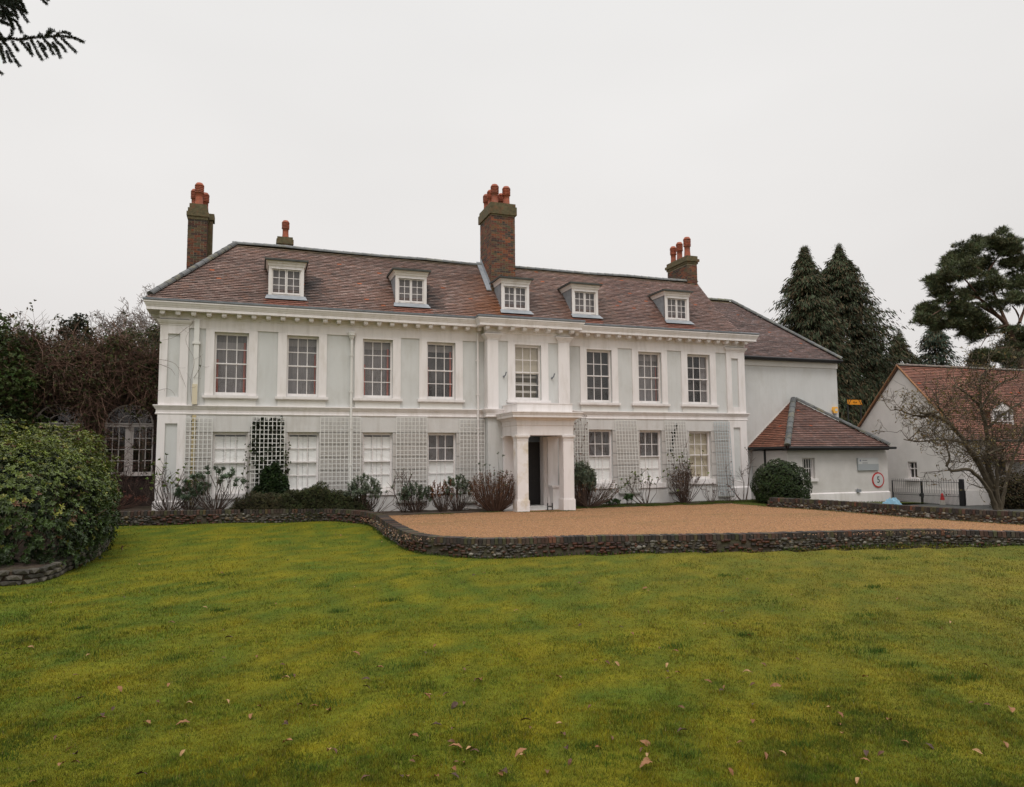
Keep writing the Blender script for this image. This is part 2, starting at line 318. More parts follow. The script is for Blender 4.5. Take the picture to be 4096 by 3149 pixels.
def sash(parent, x0, x1, z0, z1, Y, kind, sill, nx=3, nz=4, name='window', fr=.065, top=.085, bot=.10, sillcol=M_WHITE, meet=True):
    """vertically sliding sash window set back in its reveal; local wall plane at Y facing -Y"""
    mb = MB(); yo = Y+.11
    mb.box(x0, x0+fr, yo, yo+.09, z0, z1); mb.box(x1-fr, x1, yo, yo+.09, z0, z1)
    mb.box(x0+fr, x1-fr, yo, yo+.09, z1-top, z1); mb.box(x0+fr, x1-fr, yo, yo+.09, z0, z0+bot)
    gx0, gx1, gz0, gz1 = x0+fr, x1-fr, z0+bot, z1-top
    t = .013
    zm = (gz0+gz1)/2
    for i in range(1, nx):
        x = gx0+(gx1-gx0)*i/nx; mb.box(x-t, x+t, yo+.035, yo+.06, gz0, gz1)
    for j in range(1, nz):
        z = gz0+(gz1-gz0)*j/nz
        if meet and j*2 == nz: mb.box(gx0-.012, gx1+.012, yo-.012, yo+.065, z-.021, z+.021)
        else:
            for i in range(nx):
                a = gx0+(gx1-gx0)*i/nx+(t if i else 0); b = gx0+(gx1-gx0)*(i+1)/nx-(t if i < nx-1 else 0)
                mb.box(a, b, yo+.035, yo+.06, z-t, z+t)
    w_ = mb.build(name, M_WHITE, parent)
    g = MB(); g.poly([(gx0, yo+.05, gz0), (gx1, yo+.05, gz0), (gx1, yo+.05, gz1), (gx0, yo+.05, gz1)]); g.build('glass', M_GLASS, w_)
    if sill:
        s_ = MB(); a, b, za, zb, d = sill
        s_.box(a, b, Y-d, Y+.11, za+.03, zb); s_.box(a+.03, b-.03, Y-d+.03, Y+.10, za, za+.029)
        s_.build('sill', sillcol, w_)
    yb = yo+.14
    def sheet(nm, xa, xb, za, zb, m, fold=0, y=yb, c=(1, 1, 1)):
        q = MB(); n = max(2, int((xb-xa)/.05)) if fold else 1
        xs = np.linspace(xa, xb, n+1)
        ys = [y+(fold*math.sin(i*2.1+xa*9)+fold*.4*math.sin(i*4.7)) for i in range(n+1)]
        v = [(x, yy, za) for x, yy in zip(xs, ys)]+[(x, yy, zb) for x, yy in zip(xs, ys)]
        q.add(v, [(i, i+1, n+2+i, n+1+i) for i in range(n)], c); q.build(nm, m, w_)
    if kind in ('red', 'redd', 'net'):
        sheet('net_curtain', x0+.02, x1-.02, z0+.05, z1-.02, M_NET if kind != 'redd' else M_NETD, .012, yb+.12)
        sheet('roller_blind', x0+.04, x1-.04, z1-.55 if kind == 'red' and x0 < 0 else z1-.34, z1-.3 if kind == 'red' and x0 < 0 else z1-.1, M_NET, 0, yb+.08, (1.5, 1.5, 1.5))
        if kind != 'net':
            sheet('curtain', x0+.03, x0+.13, z0+.05, z1-.9, M_CURT_R, .03, yb+.03); sheet('curtain', x1-.17, x1-.09, z0+.05, z1-.3, M_CURT_R, .03, yb+.03)
        else: sheet('curtain', x1-.13, x1-.08, z0+.05, z1-.6, M_CURT_R, .02, yb+.03)
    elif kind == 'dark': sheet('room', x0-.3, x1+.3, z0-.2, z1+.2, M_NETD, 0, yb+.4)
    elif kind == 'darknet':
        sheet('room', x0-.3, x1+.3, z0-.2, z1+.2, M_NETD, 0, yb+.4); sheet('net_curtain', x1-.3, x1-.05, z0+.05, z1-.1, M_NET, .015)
    elif kind == 'shut':
        for a, b in ((x0+.05, x0+.33), (x0+.34, (x0+x1)/2-.005), ((x0+x1)/2+.005, x1-.34), (x1-.33, x1-.05)): sheet('shutter', a, b, z0+.03, z1-.14, M_SHUT, 0, yb-.06)
    elif kind in ('half', 'half2'):
        zc = (z0+z1)/2-.03
        for a, b in ((x0+.05, (x0+x1)/2-.005), ((x0+x1)/2+.005, x1-.05)): sheet('shutter', a, b, z0+.03, zc, M_SHUT, 0, yb-.06)
        sheet('net_curtain', x0+.02, x1-.02, zc+.01, z1-.03, M_NET, .02, yb+.1, (.8, .78, .76))
        if kind == 'half2': sheet('curtain', x0+.05, x0+.2, zc+.01, z1-.05, M_CURT_R, .02, yb+.03, (.35, .45, .45))
        if kind == 'half':
            for q in (.33, .62): sheet('curtain', x0+.1+q, x0+.16+q, zc+.01, z1-.08, M_NET, .02, yb+.05, (1.9, 1.7, 1.6))
    elif kind == 'blind': sheet('roller_blind', x0+.03, x1-.03, z0+.04, z1-.05, M_BLIND, 0, yb)
    elif kind == 'bay':
        zc = (z0+z1)/2-.05
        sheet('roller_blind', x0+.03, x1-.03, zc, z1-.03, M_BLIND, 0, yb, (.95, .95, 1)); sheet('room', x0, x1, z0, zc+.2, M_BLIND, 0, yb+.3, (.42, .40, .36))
        for q in (.30, .62, .88): sheet('ceiling_fitting', x0+.03, x1-.03, z0+q, z0+q+.09, M_BLIND, 0, yb+.15, (1.15, 1.2, 1.4))
    return w_
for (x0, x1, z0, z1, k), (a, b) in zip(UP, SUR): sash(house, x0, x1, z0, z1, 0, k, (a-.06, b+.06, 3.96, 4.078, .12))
sash(house, 9.28, 10.36, 4.1, 6.22, -.42, 'bay', (8.93, 10.71, 3.96, 4.078, .14))
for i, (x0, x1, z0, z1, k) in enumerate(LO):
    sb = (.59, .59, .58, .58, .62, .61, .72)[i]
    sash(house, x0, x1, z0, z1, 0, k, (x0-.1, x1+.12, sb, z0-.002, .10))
# piers at the two ends
def ring(mb, x0, x1, ix0, ix1, z0, z1, iz0, iz1, y0, y1):
    mb.box(x0, ix0, y0, y1, z0, z1); mb.box(ix1, x1, y0, y1, z0, z1); mb.box(ix0, ix1, y0, y1, z0, iz0); mb.box(ix0, ix1, y0, y1, iz1, z1)
for L in (0, 1):
    x0, x1, i0, i1 = ((-3.04, -2.17, -2.8, -2.43), (19.11, 20.04, 19.36, 19.71))[L]
    mb = MB(); ring(mb, x0, x1, i0, i1, S_T+.005, 6.4, 3.99, 6.11, -.06, -.002); ring(mb, x0, x1, i0, i1, .6, W_T, .85, 3.12, -.06, -.002)
    s0 = -3.04 if L == 0 else 20.001; mb.box(s0, s0+.039, -.001, 1.2, .6, 6.4)
    p = mb.build('pier', M_WHITE, house)
    mb = MB(); sweep(mb, [(x0, .4), (x0, -.06), (x1, -.06), (x1, .0 if L == 0 else .4)], [(0, 6.39), (.02, 6.40), (.02, 6.43), (.05, 6.46), (.09, 6.53), (.10, 6.57), (0, 6.575)]); mb.build('capital', M_WHITE, p)
    mb = MB(); sweep(mb, [(x0, 1.2), (x0, -.06), (x1, -.06), (x1, .0 if L == 0 else 1.0)], [(0, -.3), (.06, -.3), (.06, .56), (0, .6)]); mb.build('pier_base', M_WHITE, p)
for x0, x1 in ((8.2, 8.6), (11.06, 11.5)):
    mb = MB(); mb.box(x0, x1, -.50, -.421, S_T+.005, 6.4); mb.box(8.17 if x0 < 9 else 11.501, 8.199 if x0 < 9 else 11.53, -.50, -.05, S_T+.005, 6.4)
    p = mb.build('pilaster', M_WHITE, house)
    q = [(x0-.03, -.04), (x0-.03, -.5), (x1, -.5), (x1, -.43)] if x0 < 9 else [(x0, -.43), (x0, -.5), (x1+.03, -.5), (x1+.03, -.04)]
    mb = MB(); sweep(mb, q, [(0, 6.37), (.02, 6.38), (.02, 6.41), (.04, 6.43), (.10, 6.52), (.13, 6.54), (.13, 6.58), (0, 6.585)]); mb.build('capital', M_WHITE, p)
PATH = [(-3.04, 4.7), (-3.04, 0), (8.17, 0), (8.17, -.46), (11.53, -.46), (11.53, 0), (20.04, 0), (20.04, 1.0)]
mb = MB()
sweep(mb, PATH, [(0, 3.41), (.065, 3.42), (.075, 3.44), (.075, 3.465), (.055, 3.48), (.055, 3.585), (.08, 3.60), (.08, 3.62), (.10, 3.635), (.12, 3.69), (.14, 3.70), (.14, 3.73), (0, 3.745)])
mb.build('string_course', M_WHITE, house)
mb = MB()
sweep(mb, PATH, [(0, 6.61), (.035, 6.62), (.045, 6.65), (.045, 6.72), (.06, 6.845), (.38, 6.84), (.40, 6.835), (.40, 6.93), (.415, 6.945), (.42, 6.965), (.44, 7.0), (.465, 7.06), (.48, 7.075), (.48, 7.12), (0, 7.13)])
def mods(xa, xb, y, n):
    for i in range(n):
        x = xa+(xb-xa)*i/(n-1) if n > 1 else xa; mb.box(x-.075, x+.075, y-.335, y-.05, 6.735, 6.838); mb.box(x-.06, x+.06, y-.31, y-.05, 6.705, 6.7345)
mods(-2.97, 7.93, 0, 24); mods(8.1, 11.55, -.46, 8); mods(11.95, 19.95, 0, 18)
for y in np.arange(.5, 4.6, .47): mb.box(-3.04-.335, -3.04-.05, y-.075, y+.075, 6.735, 6.838)
mb.build('cornice', M_WHITE, house)
mb = MB(); sweep(mb, PATH, [(.30, 7.132), (.49, 7.132), (.50, 7.14), (.505, 7.19), (.47, 7.205), (0, 7.22)])
for x in np.arange(-3.4, 20.3, .155):
    if 7.5 < x < 12.1: continue
    mb.box(x-.007, x+.007, -.511, -.485, 7.136, 7.198)
for x in np.arange(7.75, 11.95, .155): mb.box(x-.007, x+.007, -.971, -.945, 7.136, 7.198)
mb.box(7.7, 12.0, -.95, -.3, 7.195, 7.212)
mb.box(19.0, 20.5, -.44, .98, 7.19, 7.21)
mb.build('lead_gutter', M_LEAD, house)

# ------------------------------------------------------------------ tiled roofs
TILE_PAL = np.array([(.205,.118,.092), (.25,.158,.13), (.18,.105,.085), (.155,.108,.090), (.29,.205,.175), (.135,.10,.085), (.235,.12,.08), (.11,.088,.078)])
PALW = np.array([.22, .2, .16, .12, .13, .07, .06, .04])
def tiles(mb, O, U, V, poly, gauge=.103, tw=.165, tone=(1, 1, 1), stain=None, nrm=None, rowmod=.0):
    """lay overlapping plain tiles; O origin, U along the eave, V up the slope (unit), poly: (u,v) outline"""
    O, U, V = map(np.asarray, (O, U, V)); Nn = np.cross(U, V); Nn = Nn if Nn[2] > 0 else -Nn
    P = np.asarray(poly, float); vmin, vmax = P[:, 1].min(), P[:, 1].max()
    nv = int(math.ceil((vmax-vmin)/gauge)); vs, fs, cs = [], [], []
    def span(v):
        xs = []
        for i in range(len(P)):
            a, b = P[i], P[(i+1) % len(P)]
            if (a[1]-v)*(b[1]-v) <= 0 and a[1] != b[1]: xs.append(a[0]+(b[0]-a[0])*(v-a[1])/(b[1]-a[1]))
        return (min(xs), max(xs)) if len(xs) > 1 else None
    k = 0
    for r in range(nv):
        v0 = vmin+r*gauge; v1 = min(v0+gauge, vmax); sp = span(min(max(v0+.5*(v1-v0), vmin+1e-4), vmax-1e-4))
        if not sp: continue
        u = math.floor(sp[0]/tw)*tw-(tw/2 if r % 2 else 0)
        rowdrop = random.uniform(-.006, .006)
        rowc = 1+random.uniform(-.07, .07)
        while u < sp[1]:
            a, b = max(u+.003, sp[0]), min(u+tw-.003, sp[1]); u += tw
            if b-a < .02: continue
            um = (a+b)/2; vm = v0
            w = .007*fbm(um*.35, vm*.8, 1, 3.3)+rowdrop*.5
            l = .032+random.uniform(-.004, .006); dv = .007*fbm(um*.5, vm*1.2, 1, 8.)+random.uniform(-.003, .003)
            p = [O+U*a+V*(v0-.012+dv)+Nn*(l+w), O+U*b+V*(v0-.012+dv)+Nn*(l+w+random.uniform(-.003, .003)), O+U*b+V*v1+Nn*(.004+w), O+U*a+V*v1+Nn*(.004+w)]
            base = len(vs); vs += p+[p[0]-Nn*.026, p[1]-Nn*.026]
            g = TILE_PAL[rng.choice(8, p=PALW)]; g = (g*.55+np.array((.205, .130, .105))*.45)*rowc*(1+.30*fbm(um*.45, vm*2.2, 1, 1.2)+.25*fbm(um*.12, vm*.3, 1, 5.2))
            if random.random() < .006: g = np.array((.42, .13, .06))
            c = g*np.asarray(tone)
            if stain is not None: c = stain(um, vm, c)
            fs += [(base, base+1, base+2, base+3), (base+4, base+5, base+1, base)]; cs += [c, c*.16]  # riser painted dark: dirt on the tile edge plus the shadow gap between courses
    mb.add(vs, fs, np.clip(cs, 0, 1))
def hiptiles(mb, A, B, r=.115, seg=.33, col=(1, 1, 1)):
    A, B = np.asarray(A, float), np.asarray(B, float); n = max(1, int(round(np.linalg.norm(B-A)/seg))); d = (B-A)/n; t = d/np.linalg.norm(d)
    side = np.cross(t, (0, 0, 1)); side /= np.linalg.norm(side); up = np.cross(side, t)
    th = np.linspace(-.15, PI+.15, 8)
    for i in range(n):
        k = 1+random.uniform(-.25, .25); p0 = A+d*i; p1 = p0+d*1.02
        r0, r1 = r*1.06, r*.95
        v = [p0+side*r0*math.cos(a)+up*(r0*.8*math.sin(a)) for a in th]+[p1+side*r1*math.cos(a)+up*(r1*.8*math.sin(a)) for a in th]
        mb.add(v, [(j, j+1, 9+j, 8+j) for j in range(7)], np.clip(np.array(col)*k, 0, 1)); mb.add(v[:8], [tuple(range(8))], np.array(col)*k*.7)
EZ, RZ, RY = 7.20, 9.93, 2.15; sl_ = math.hypot(RZ-EZ, RY+.45); Vf = np.array([0, (RY+.45)/sl_, (RZ-EZ)/sl_])
XL, XR = -3.46, 19.22
dorm = [(.32, 1.51), (4.76, 5.93), (8.88, 10.03), (11.87, 13.02), (16.14, 17.30)]
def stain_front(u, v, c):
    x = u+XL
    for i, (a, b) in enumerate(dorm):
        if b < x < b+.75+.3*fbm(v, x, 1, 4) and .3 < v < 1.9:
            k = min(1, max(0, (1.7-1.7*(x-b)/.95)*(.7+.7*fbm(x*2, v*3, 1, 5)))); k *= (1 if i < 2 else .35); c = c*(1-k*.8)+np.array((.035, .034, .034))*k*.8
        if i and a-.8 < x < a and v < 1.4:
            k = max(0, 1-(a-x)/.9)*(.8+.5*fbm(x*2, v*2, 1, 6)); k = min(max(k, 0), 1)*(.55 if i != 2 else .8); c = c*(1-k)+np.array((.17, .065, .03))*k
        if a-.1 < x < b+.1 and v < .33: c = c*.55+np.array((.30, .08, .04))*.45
    if 6.7 < x < 8.9 and v < 2.9:
        k = max(0, min(1, (x-6.7-v*.35)/1.3))*(.75+.6*fbm(x*1.5, v, 1, 7)); c = c*(1-.75*k)+np.array((.24, .085, .03))*.75*k
    if v > sl_-.35:
        k = .6*max(0, (v-sl_+.35)/.35); c = c*(1-k)+np.array((.16, .14, .05))*k
    if x > 14: c = c*np.array((.92, .90, .93))
    return c
roof_mb = MB()
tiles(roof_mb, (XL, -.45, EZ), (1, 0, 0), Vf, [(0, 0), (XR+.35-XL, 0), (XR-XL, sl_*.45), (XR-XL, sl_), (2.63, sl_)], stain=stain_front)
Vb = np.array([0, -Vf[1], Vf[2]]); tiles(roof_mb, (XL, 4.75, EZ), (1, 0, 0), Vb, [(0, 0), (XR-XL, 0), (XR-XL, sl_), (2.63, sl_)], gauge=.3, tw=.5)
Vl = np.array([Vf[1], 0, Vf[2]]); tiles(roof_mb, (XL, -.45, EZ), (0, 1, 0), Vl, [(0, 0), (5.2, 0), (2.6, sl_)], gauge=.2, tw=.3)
roof_mb.prism([(XL, -.45, EZ-.01), (XL+2.62, RY, RZ-.01), (XR-.03, RY, RZ-.01), (XR-.03, -.45, EZ-.01)], (0, 0, -.06), (.1, .06, .05))
roof_mb.prism([(XL, 4.75, EZ-.01), (XL+2.62, RY, RZ-.01), (XR-.03, RY, RZ-.01), (XR-.03, 4.75, EZ-.01)], (0, 0, -.06), (.1, .06, .05))
roof = roof_mb.build('roof', M_TILE, house)
mb = MB(); hiptiles(mb, (XL+.12, -.33, EZ+.14), (XL+2.63, RY, RZ+.03), .13, .36, (.62, .6, .6)); mb.build('hip_tiles', M_RIDGE, roof)
mb = MB()
xs = np.linspace(XL+2.5, XR, 12); zsag = [RZ+.03-.05*math.sin((x-XL-2.5)/(XR-XL-2.5)*PI)+.02*math.sin(x*1.3) for x in xs]
for a, b, za, zb in zip(xs[:-1], xs[1:], zsag[:-1], zsag[1:]): hiptiles(mb, (a, RY, za), (b, RY, zb), .125, .40)
mb.build('ridge_tiles', M_RIDGE, roof)

# dormers
def dormer(x0, x1):
    y = -.08; z0, z1 = 7.60, 8.70
    mb = MB(); fr = .115
    mb.box(x0, x0+fr, y, y+.1, z0, z1-.09); mb.box(x1-fr, x1, y, y+.1, z0, z1-.09); mb.box(x0, x1, y, y+.1, z1-.088, z1+.05)
    mb.box(x0+fr-.03, x1-fr+.03, y-.03, y-.001, z1-.14, z1-.10); mb.box(x0+fr, x1-fr, y+.03, y+.1, z0, z0+.09)
    o = mb.build('dormer', M_WHITE, house)
    mb = MB()                                   # casements
    gx0, gx1, gz0, gz1 = x0+fr, x1-fr, z0+.09, z1-.142; yc = y+.045; xm = (gx0+gx1)/2
    for a, b in ((gx0, xm-.004), (xm+.004, gx1)):
        s_ = .038; mb.box(a, a+s_, yc, yc+.04, gz0, gz1); mb.box(b-s_, b, yc, yc+.04, gz0, gz1); mb.box(a+s_, b-s_, yc, yc+.04, gz1-.035, gz1); mb.box(a+s_, b-s_, yc, yc+.04, gz0, gz0+.045)
        m_ = (a+b)/2; mb.box(m_-.010, m_+.010, yc+.01, yc+.03, gz0+.045, gz1-.035)
        for j in (1, 2):
            z = gz0+.045+(gz1-gz0-.08)*j/3; mb.box(a+s_, m_-.0102, yc+.01, yc+.03, z-.010, z+.010); mb.box(m_+.0102, b-s_, yc+.01, yc+.03, z-.010, z+.010)
    mb.build('casement', M_WHITE, o)
    g = MB(); g.poly([(gx0, yc+.02, gz0), (gx1, yc+.02, gz0), (gx1, yc+.02, gz1), (gx0, yc+.02, gz1)]); g.build('glass', M_GLASS, o)
    g = MB(); g.poly([(gx0, yc+.22, gz0), (gx1, yc+.22, gz0), (gx1, yc+.22, gz1), (gx0, yc+.22, gz1)], (1.05, 1.0, 1.02)); g.build('net_curtain', M_NET, o)
    mb = MB()                                   # dentilled cornice on three sides
    yb = -.45+(z1+.2-EZ)*((RY+.45)/(RZ-EZ))
    sweep(mb, [(x0, yb), (x0, y), (x1, y), (x1, yb)], [(0, z1-.03), (.025, z1-.03), (.03, z1+.0), (.03, z1+.05), (.05, z1+.055), (.05, z1+.10), (.09, z1+.13), (0, z1+.135)])
    n = 13
    for i in range(n):
        x = x0-.01+(x1-x0+.02)*(i+.5)/n; mb.box(x-.026, x+.026, y-.075, y-.051, z1+.058, z1+.098)
    mb.build('dentil_cornice', M_WHITE, o)
    mb = MB()
    mb.box(x0-.14, x1+.14, y-.16, yb, z1+.137, z1+.205)
    mb.build('flat_roof', M_LEADG, o)
    for s_, xx in ((-1, x0), (1, x1)):
        yc0 = y+.05; zc = EZ+(yc0+.45)*((RZ-EZ)/(RY+.45)); yt = -.45+(z1-EZ)*((RY+.45)/(RZ-EZ))
        mb = MB(); mb.prism([(xx, yc0, zc-.05), (xx, yc0, z1), (xx, yt+.05, z1)], (-s_*.05, 0, 0)); mb.build('cheek', M_LEADL, o)
    mb = MB(); zb = z0-.12
    mb.prism([(x0-.05, y-.03, z0), (x1+.05, y-.03, z0), (x1+.10, y-.24, zb-.03), (x0-.10, y-.24, zb-.03)], (0, .03, .03))
    mb.prism([(x0, y-.034, z0-.06), (x1, y-.034, z0-.06), (x1, y-.034, z0+.01), (x0, y-.034, z0+.01)], (0, .06, 0)); mb.build('lead_apron', M_LEADL, o)
for a, b in dorm: dormer(a, b)

# chimneys
BR = np.array([(.20,.075,.045), (.155,.055,.04), (.11,.055,.045), (.24,.095,.05), (.085,.06,.05), (.16,.10,.06), (.27,.085,.04)])
def bricks(mb, O, U, W, H, Nn, bl=.235, bh=.078, dark=1., seed=0, green=.15):
    """bonded bricks standing 4 mm proud of the mortar; O lower corner, U horizontal, Nn outward"""
    O, U, Nn = map(np.asarray, (O, U, Nn)); Z = np.array([0, 0, 1.]); nr = int(H/bh)
    for r in range(nr):
        u = -(bl/2)*(r % 2); hd = (r % 4 == 3)
        L_ = bl/2 if hd else bl
        while u < W:
            a, b = max(u+.006, 0), min(u+L_-.006, W); u += L_
            if b-a < .03: continue
            c = BR[rng.integers(7)]*dark*(1+.3*fbm(a*1.5+seed, r*.12, 1, seed+2.))*random.uniform(.8, 1.2)
            if random.random() < green: c = c*.5+np.array((.10, .10, .05))*.5
            p = O+U*a+Z*(r*bh+.006); q = O+U*b+Z*(r*bh+.006); h = Z*(bh-.012); n = Nn*random.uniform(.004, .009)
            v = [p, q, q+h, p+h, p+n, q+n, q+h+n, p+h+n]
            mb.add(v, [(4,5,6,7), (0,1,5,4), (3,2,6,7), (0,4,7,3), (1,5,6,2)], np.clip(c, 0, 1))
def pot(parent, x, y, z, h, r, rings=4):
    mb = MB(); hb = h*.55
    pr = [(r*1.05, 0), (r*.98, .04), (r*.86, hb*.6), (r*.88, hb)]
    for k in range(rings):
        z0 = hb+k*h*.075; pr += [(r*1.14, z0+.005), (r*1.14, z0+h*.03), (r*.98, z0+h*.035), (r*.98, z0+h*.07)]
    zt = hb+rings*h*.075; pr += [(r*1.16, zt), (r*1.10, zt+h*.06), (r*.80, h*.98), (r*.72, h), (r*.6, h*.99)]
    mb.lathe((x, y, z), pr, 14, np.array((1, 1, 1))*random.uniform(.85, 1.15)); mb.build('chimney_pot', M_POT, parent, True)
def chimney(x0, x1, y0, y1, z0, z1, capz, pots, steps, dark=1., seed=0):
    mb = MB(); mb.box(x0, x1, y0, y1, z0, z1)
    o = mb.build('chimney', M_MORTAR, house)
    mb = MB(); bricks(mb, (x0, y0, z0), (1, 0, 0), x1-x0, z1-z0-.02, (0, -1, 0), dark=dark, seed=seed); bricks(mb, (x0, y1, z0), (0, -1, 0), y1-y0, z1-z0-.02, (-1, 0, 0), dark=dark*.95, seed=seed+3)
    bricks(mb, (x1, y0, z0), (0, 1, 0), y1-y0, z1-z0-.02, (1, 0, 0), dark=dark*.95, seed=seed+3)
    mb.build('brickwork', M_BRICK, o)
    mb = MB()
    for d, a, b in steps: mb.box(x0-d, x1+d, y0-d, y1+d, a, b)
    mb.build('cap', M_CAP, o)
    for p in pots: pot(o, *p)
    return o
c1 = chimney(-2.66, -1.97, 4.0, 5.1, 5.0, 11.4, 11.98, [(-2.30, 4.22, 11.95, .92, .155), (-2.50, 4.75, 11.92, .86, .14), (-2.12, 4.85, 11.85, .86, .14)],
             [(.025, 11.33, 11.45), (.06, 11.45, 11.62), (.02, 11.62, 11.78), (-.03, 11.78, 11.97)], dark=.5, seed=1)
mb = MB(); mb.box(-1.965, -1.80, 4.5, 4.95, 6., 11.5); mb.box(-1.97, -1.74, 4.45, 5.0, 11.5, 11.75); mb.build('flue_rib', M_CAP, c1)
chimney(8.76, 9.77, .80, 2.30, 8.3, 11.72, 12.2, [(9.0, 1.05, 12.17, .84, .15), (9.5, 1.05, 12.14, .84, .15), (8.99, 1.55, 12.15, .80, .14), (8.96, 2.02, 12.15, .78, .14), (9.5, 1.7, 12.15, .76, .14)],
        [(.07, 11.70, 12.04), (.03, 12.04, 12.18)], dark=.8, seed=2)
mb = MB(); mb.prism([(8.755, .9, 8.72), (8.755, 2.2, 10.08), (8.755, 2.2, 10.22), (8.755, .9, 8.90)], (-.012, 0, 0)); mb.prism([(8.74, .75, 8.52), (8.74, 2.2, 10.03), (8.55, 2.2, 10.03), (8.55, .75, 8.52)], (0, -.02, .03))
mb.build('flashing', M_LEADL, roof)
chimney(.66, 1.20, 2.6, 3.1, 9.2, 10.24, 10.5, [(.95, 2.85, 10.5, .74, .13)], [(.05, 10.24, 10.42), (.02, 10.42, 10.52)], dark=.85, seed=3)
chimney(18.64, 19.16, 2.0, 3.7, 8.3, 10.80, 11.2, [(18.86, 2.3, 11.14, .97, .155), (18.86, 2.95, 11.12, .93, .145), (18.86, 3.5, 11.1, .90, .14)],
        [(.04, 10.78, 10.88), (.09, 10.88, 11.0), (.03, 11.0, 11.15)], dark=.72, seed=4)

# porch
mb = MB(); mb.box(8.4, 11.2, -1.6, -.425, -.05, .015); mb.box(9.2, 10.46, -.8, -.3, .016, .1)
porch = mb.build('porch', M_GROUNDWALL, house)
YF, YB_ = -2.08, -.425
for k, (x0, x1) in enumerate(((8.76, 9.17), (10.53, 10.94))):
    for (ya, yb) in ((YF, YF+.41), (-.60, YB_)):
        mb = MB(); mb.box(x0, x1, ya, yb, .40, 2.55)
        mb.box(x0-.03, x1+.03, ya-.03, yb+(.03 if ya < -1 else 0), -.05, .39); mb.box(x0-.015, x1+.015, ya-.015, yb+(.015 if ya < -1 else 0), .39, .42)
        mb.box(x0-.012, x1+.012, ya-.012, yb, 2.51, 2.535); mb.box(x0-.03, x1+.03, ya-.03, yb+(.03 if ya < -1 else 0), 2.60, 2.64); mb.box(x0-.055, x1+.055, ya-.055, yb+(.03 if ya < -1 else 0), 2.64, 2.695)
        mb.box(x0-.01, x1+.01, ya-.01, yb, 2.55, 2.60)
        mb.build('column' if ya < -1 else 'half_column', M_PEEL if (k == 0 and ya < -1) else M_WHITE, porch)
PP = [(8.76, -.425), (8.76, YF), (10.94, YF), (10.94, -.425)]
mb = MB(); sweep(mb, PP, [(-.38, 2.70), (0, 2.70), (0, 3.05), (.02, 3.06), (.02, 3.22), (.05, 3.24), (.08, 3.28), (.20, 3.33), (.23, 3.335), (.23, 3.42), (.245, 3.43), (.255, 3.48), (.28, 3.50), (.28, 3.535), (-.1, 3.56)], caps=False)
mb.box(8.80, 10.90, -2.02, -.43, 2.72, 3.5)
mb.build('entablature', M_WHITE, porch)
mb = MB(); sweep(mb, PP, [(-.12, 3.54), (-.02, 3.54), (-.02, 3.83), (0, 3.835), (0, 3.86), (-.14, 3.87)], caps=False); mb.box(8.9, 10.8, -1.95, -.47, 3.56, 3.80)
mb.build('parapet', M_WHITE, porch)
mb = MB(); mb.box(10.43, 10.56, -.5, -.421, .1, 2.69); mb.box(9.17, 9.27, -.5, -.421, .1, 2.69); mb.box(10.40, 10.43, -.46, -.1, .1, 2.69); mb.build('door_frame', M_WHITE, porch)
mb = MB(); mb.box(10.56, 10.94, -1.0, -.61, .0, .78); mb.box(10.5, 10.95, -1.05, -.61, .781, .86); mb.build('bench', M_WHITE, porch)
mb = MB(); mb.box(9.28, 10.40, -.10, -.05, .1, 2.5)
for (a, b, c, d) in ((9.36, 9.8, .25, 1.0), (9.88, 10.32, .25, 1.0), (9.36, 9.8, 1.12, 2.35), (9.88, 10.32, 1.12, 2.35)): mb.box(a, b, -.115, -.101, c, d)
door = mb.build('door', M_DOOR, house)
mb = MB(); mb.lathe((9.37, -.15, 1.12), [(.01, 0), (.03, .01), (.035, .03), (.02, .05)], 10, (.8, .6, .3)); mb.build('handle', M_PALE, door)
mb = MB(); mb.box(9.30, 9.52, -.125, -.116, 2.20, 2.38); mb.build('door_notice', mat('notice', (.45, .36, .2), .6), door)

# downpipes
def pipe(x, z0, z1, hopper=None, m=M_WHITE, r=.045, col=(1, 1, 1)):
    mb = MB(); mb.tube([(x, -.10, z1), (x, -.10, (z0+z1)/2), (x, -.10, z0)], r, 10, col)
    for z in np.arange(z0+.3, z1, 1.3): mb.tube([(x, -.10, z-.03), (x, -.10, z+.03)], r+.014, 10, col); mb.box(x-.07, x+.07, -.06, -.041, z-.025, z+.025, col)
    if hopper: mb.lathe((x, -.10, hopper-.28), [(.045, 0), (.06, .06), (.09, .10), (.09, .13), (.13, .19), (.13, .24), (.145, .27), (.145, .30)], 10, col)
    return mb.build('downpipe', m, house, False)
pipe(3.195, .1, 6.45, 6.42, M_PALE)
mb = MB(); mb.box(-2.0, -1.84, -.17, -.02, 3.75, 6.62); mb.box(-2.04, -1.80, -.19, -.01, 5.78, 5.86); mb.box(-2.0, -1.86, -.16, -.005, 4.44, 4.56, (.03, .03, .03)); mb.box(-1.99, -1.87, -.075, -.046, .3, 3.40, (.72, .60, .36)); mb.box(-2.01, -1.85, -.2, -.145, 3.75, 4.43, (.95, .85, .65))
mb.build('downpipe', M_PALE, house)
pipe(7.91, .1, 6.62, None, M_WHITE, .04)
for x in (8.83, 10.80):
    mb = MB(); mb.box(x-.03, x+.03, -.46, -.421, 4.93, 5.0); mb.tube([(x, -.46, 4.97), (x+.02, -.55, 5.0), (x+.05, -.60, 5.13)], .025, 6); mb.build('wall_bracket', M_LEAD, house)

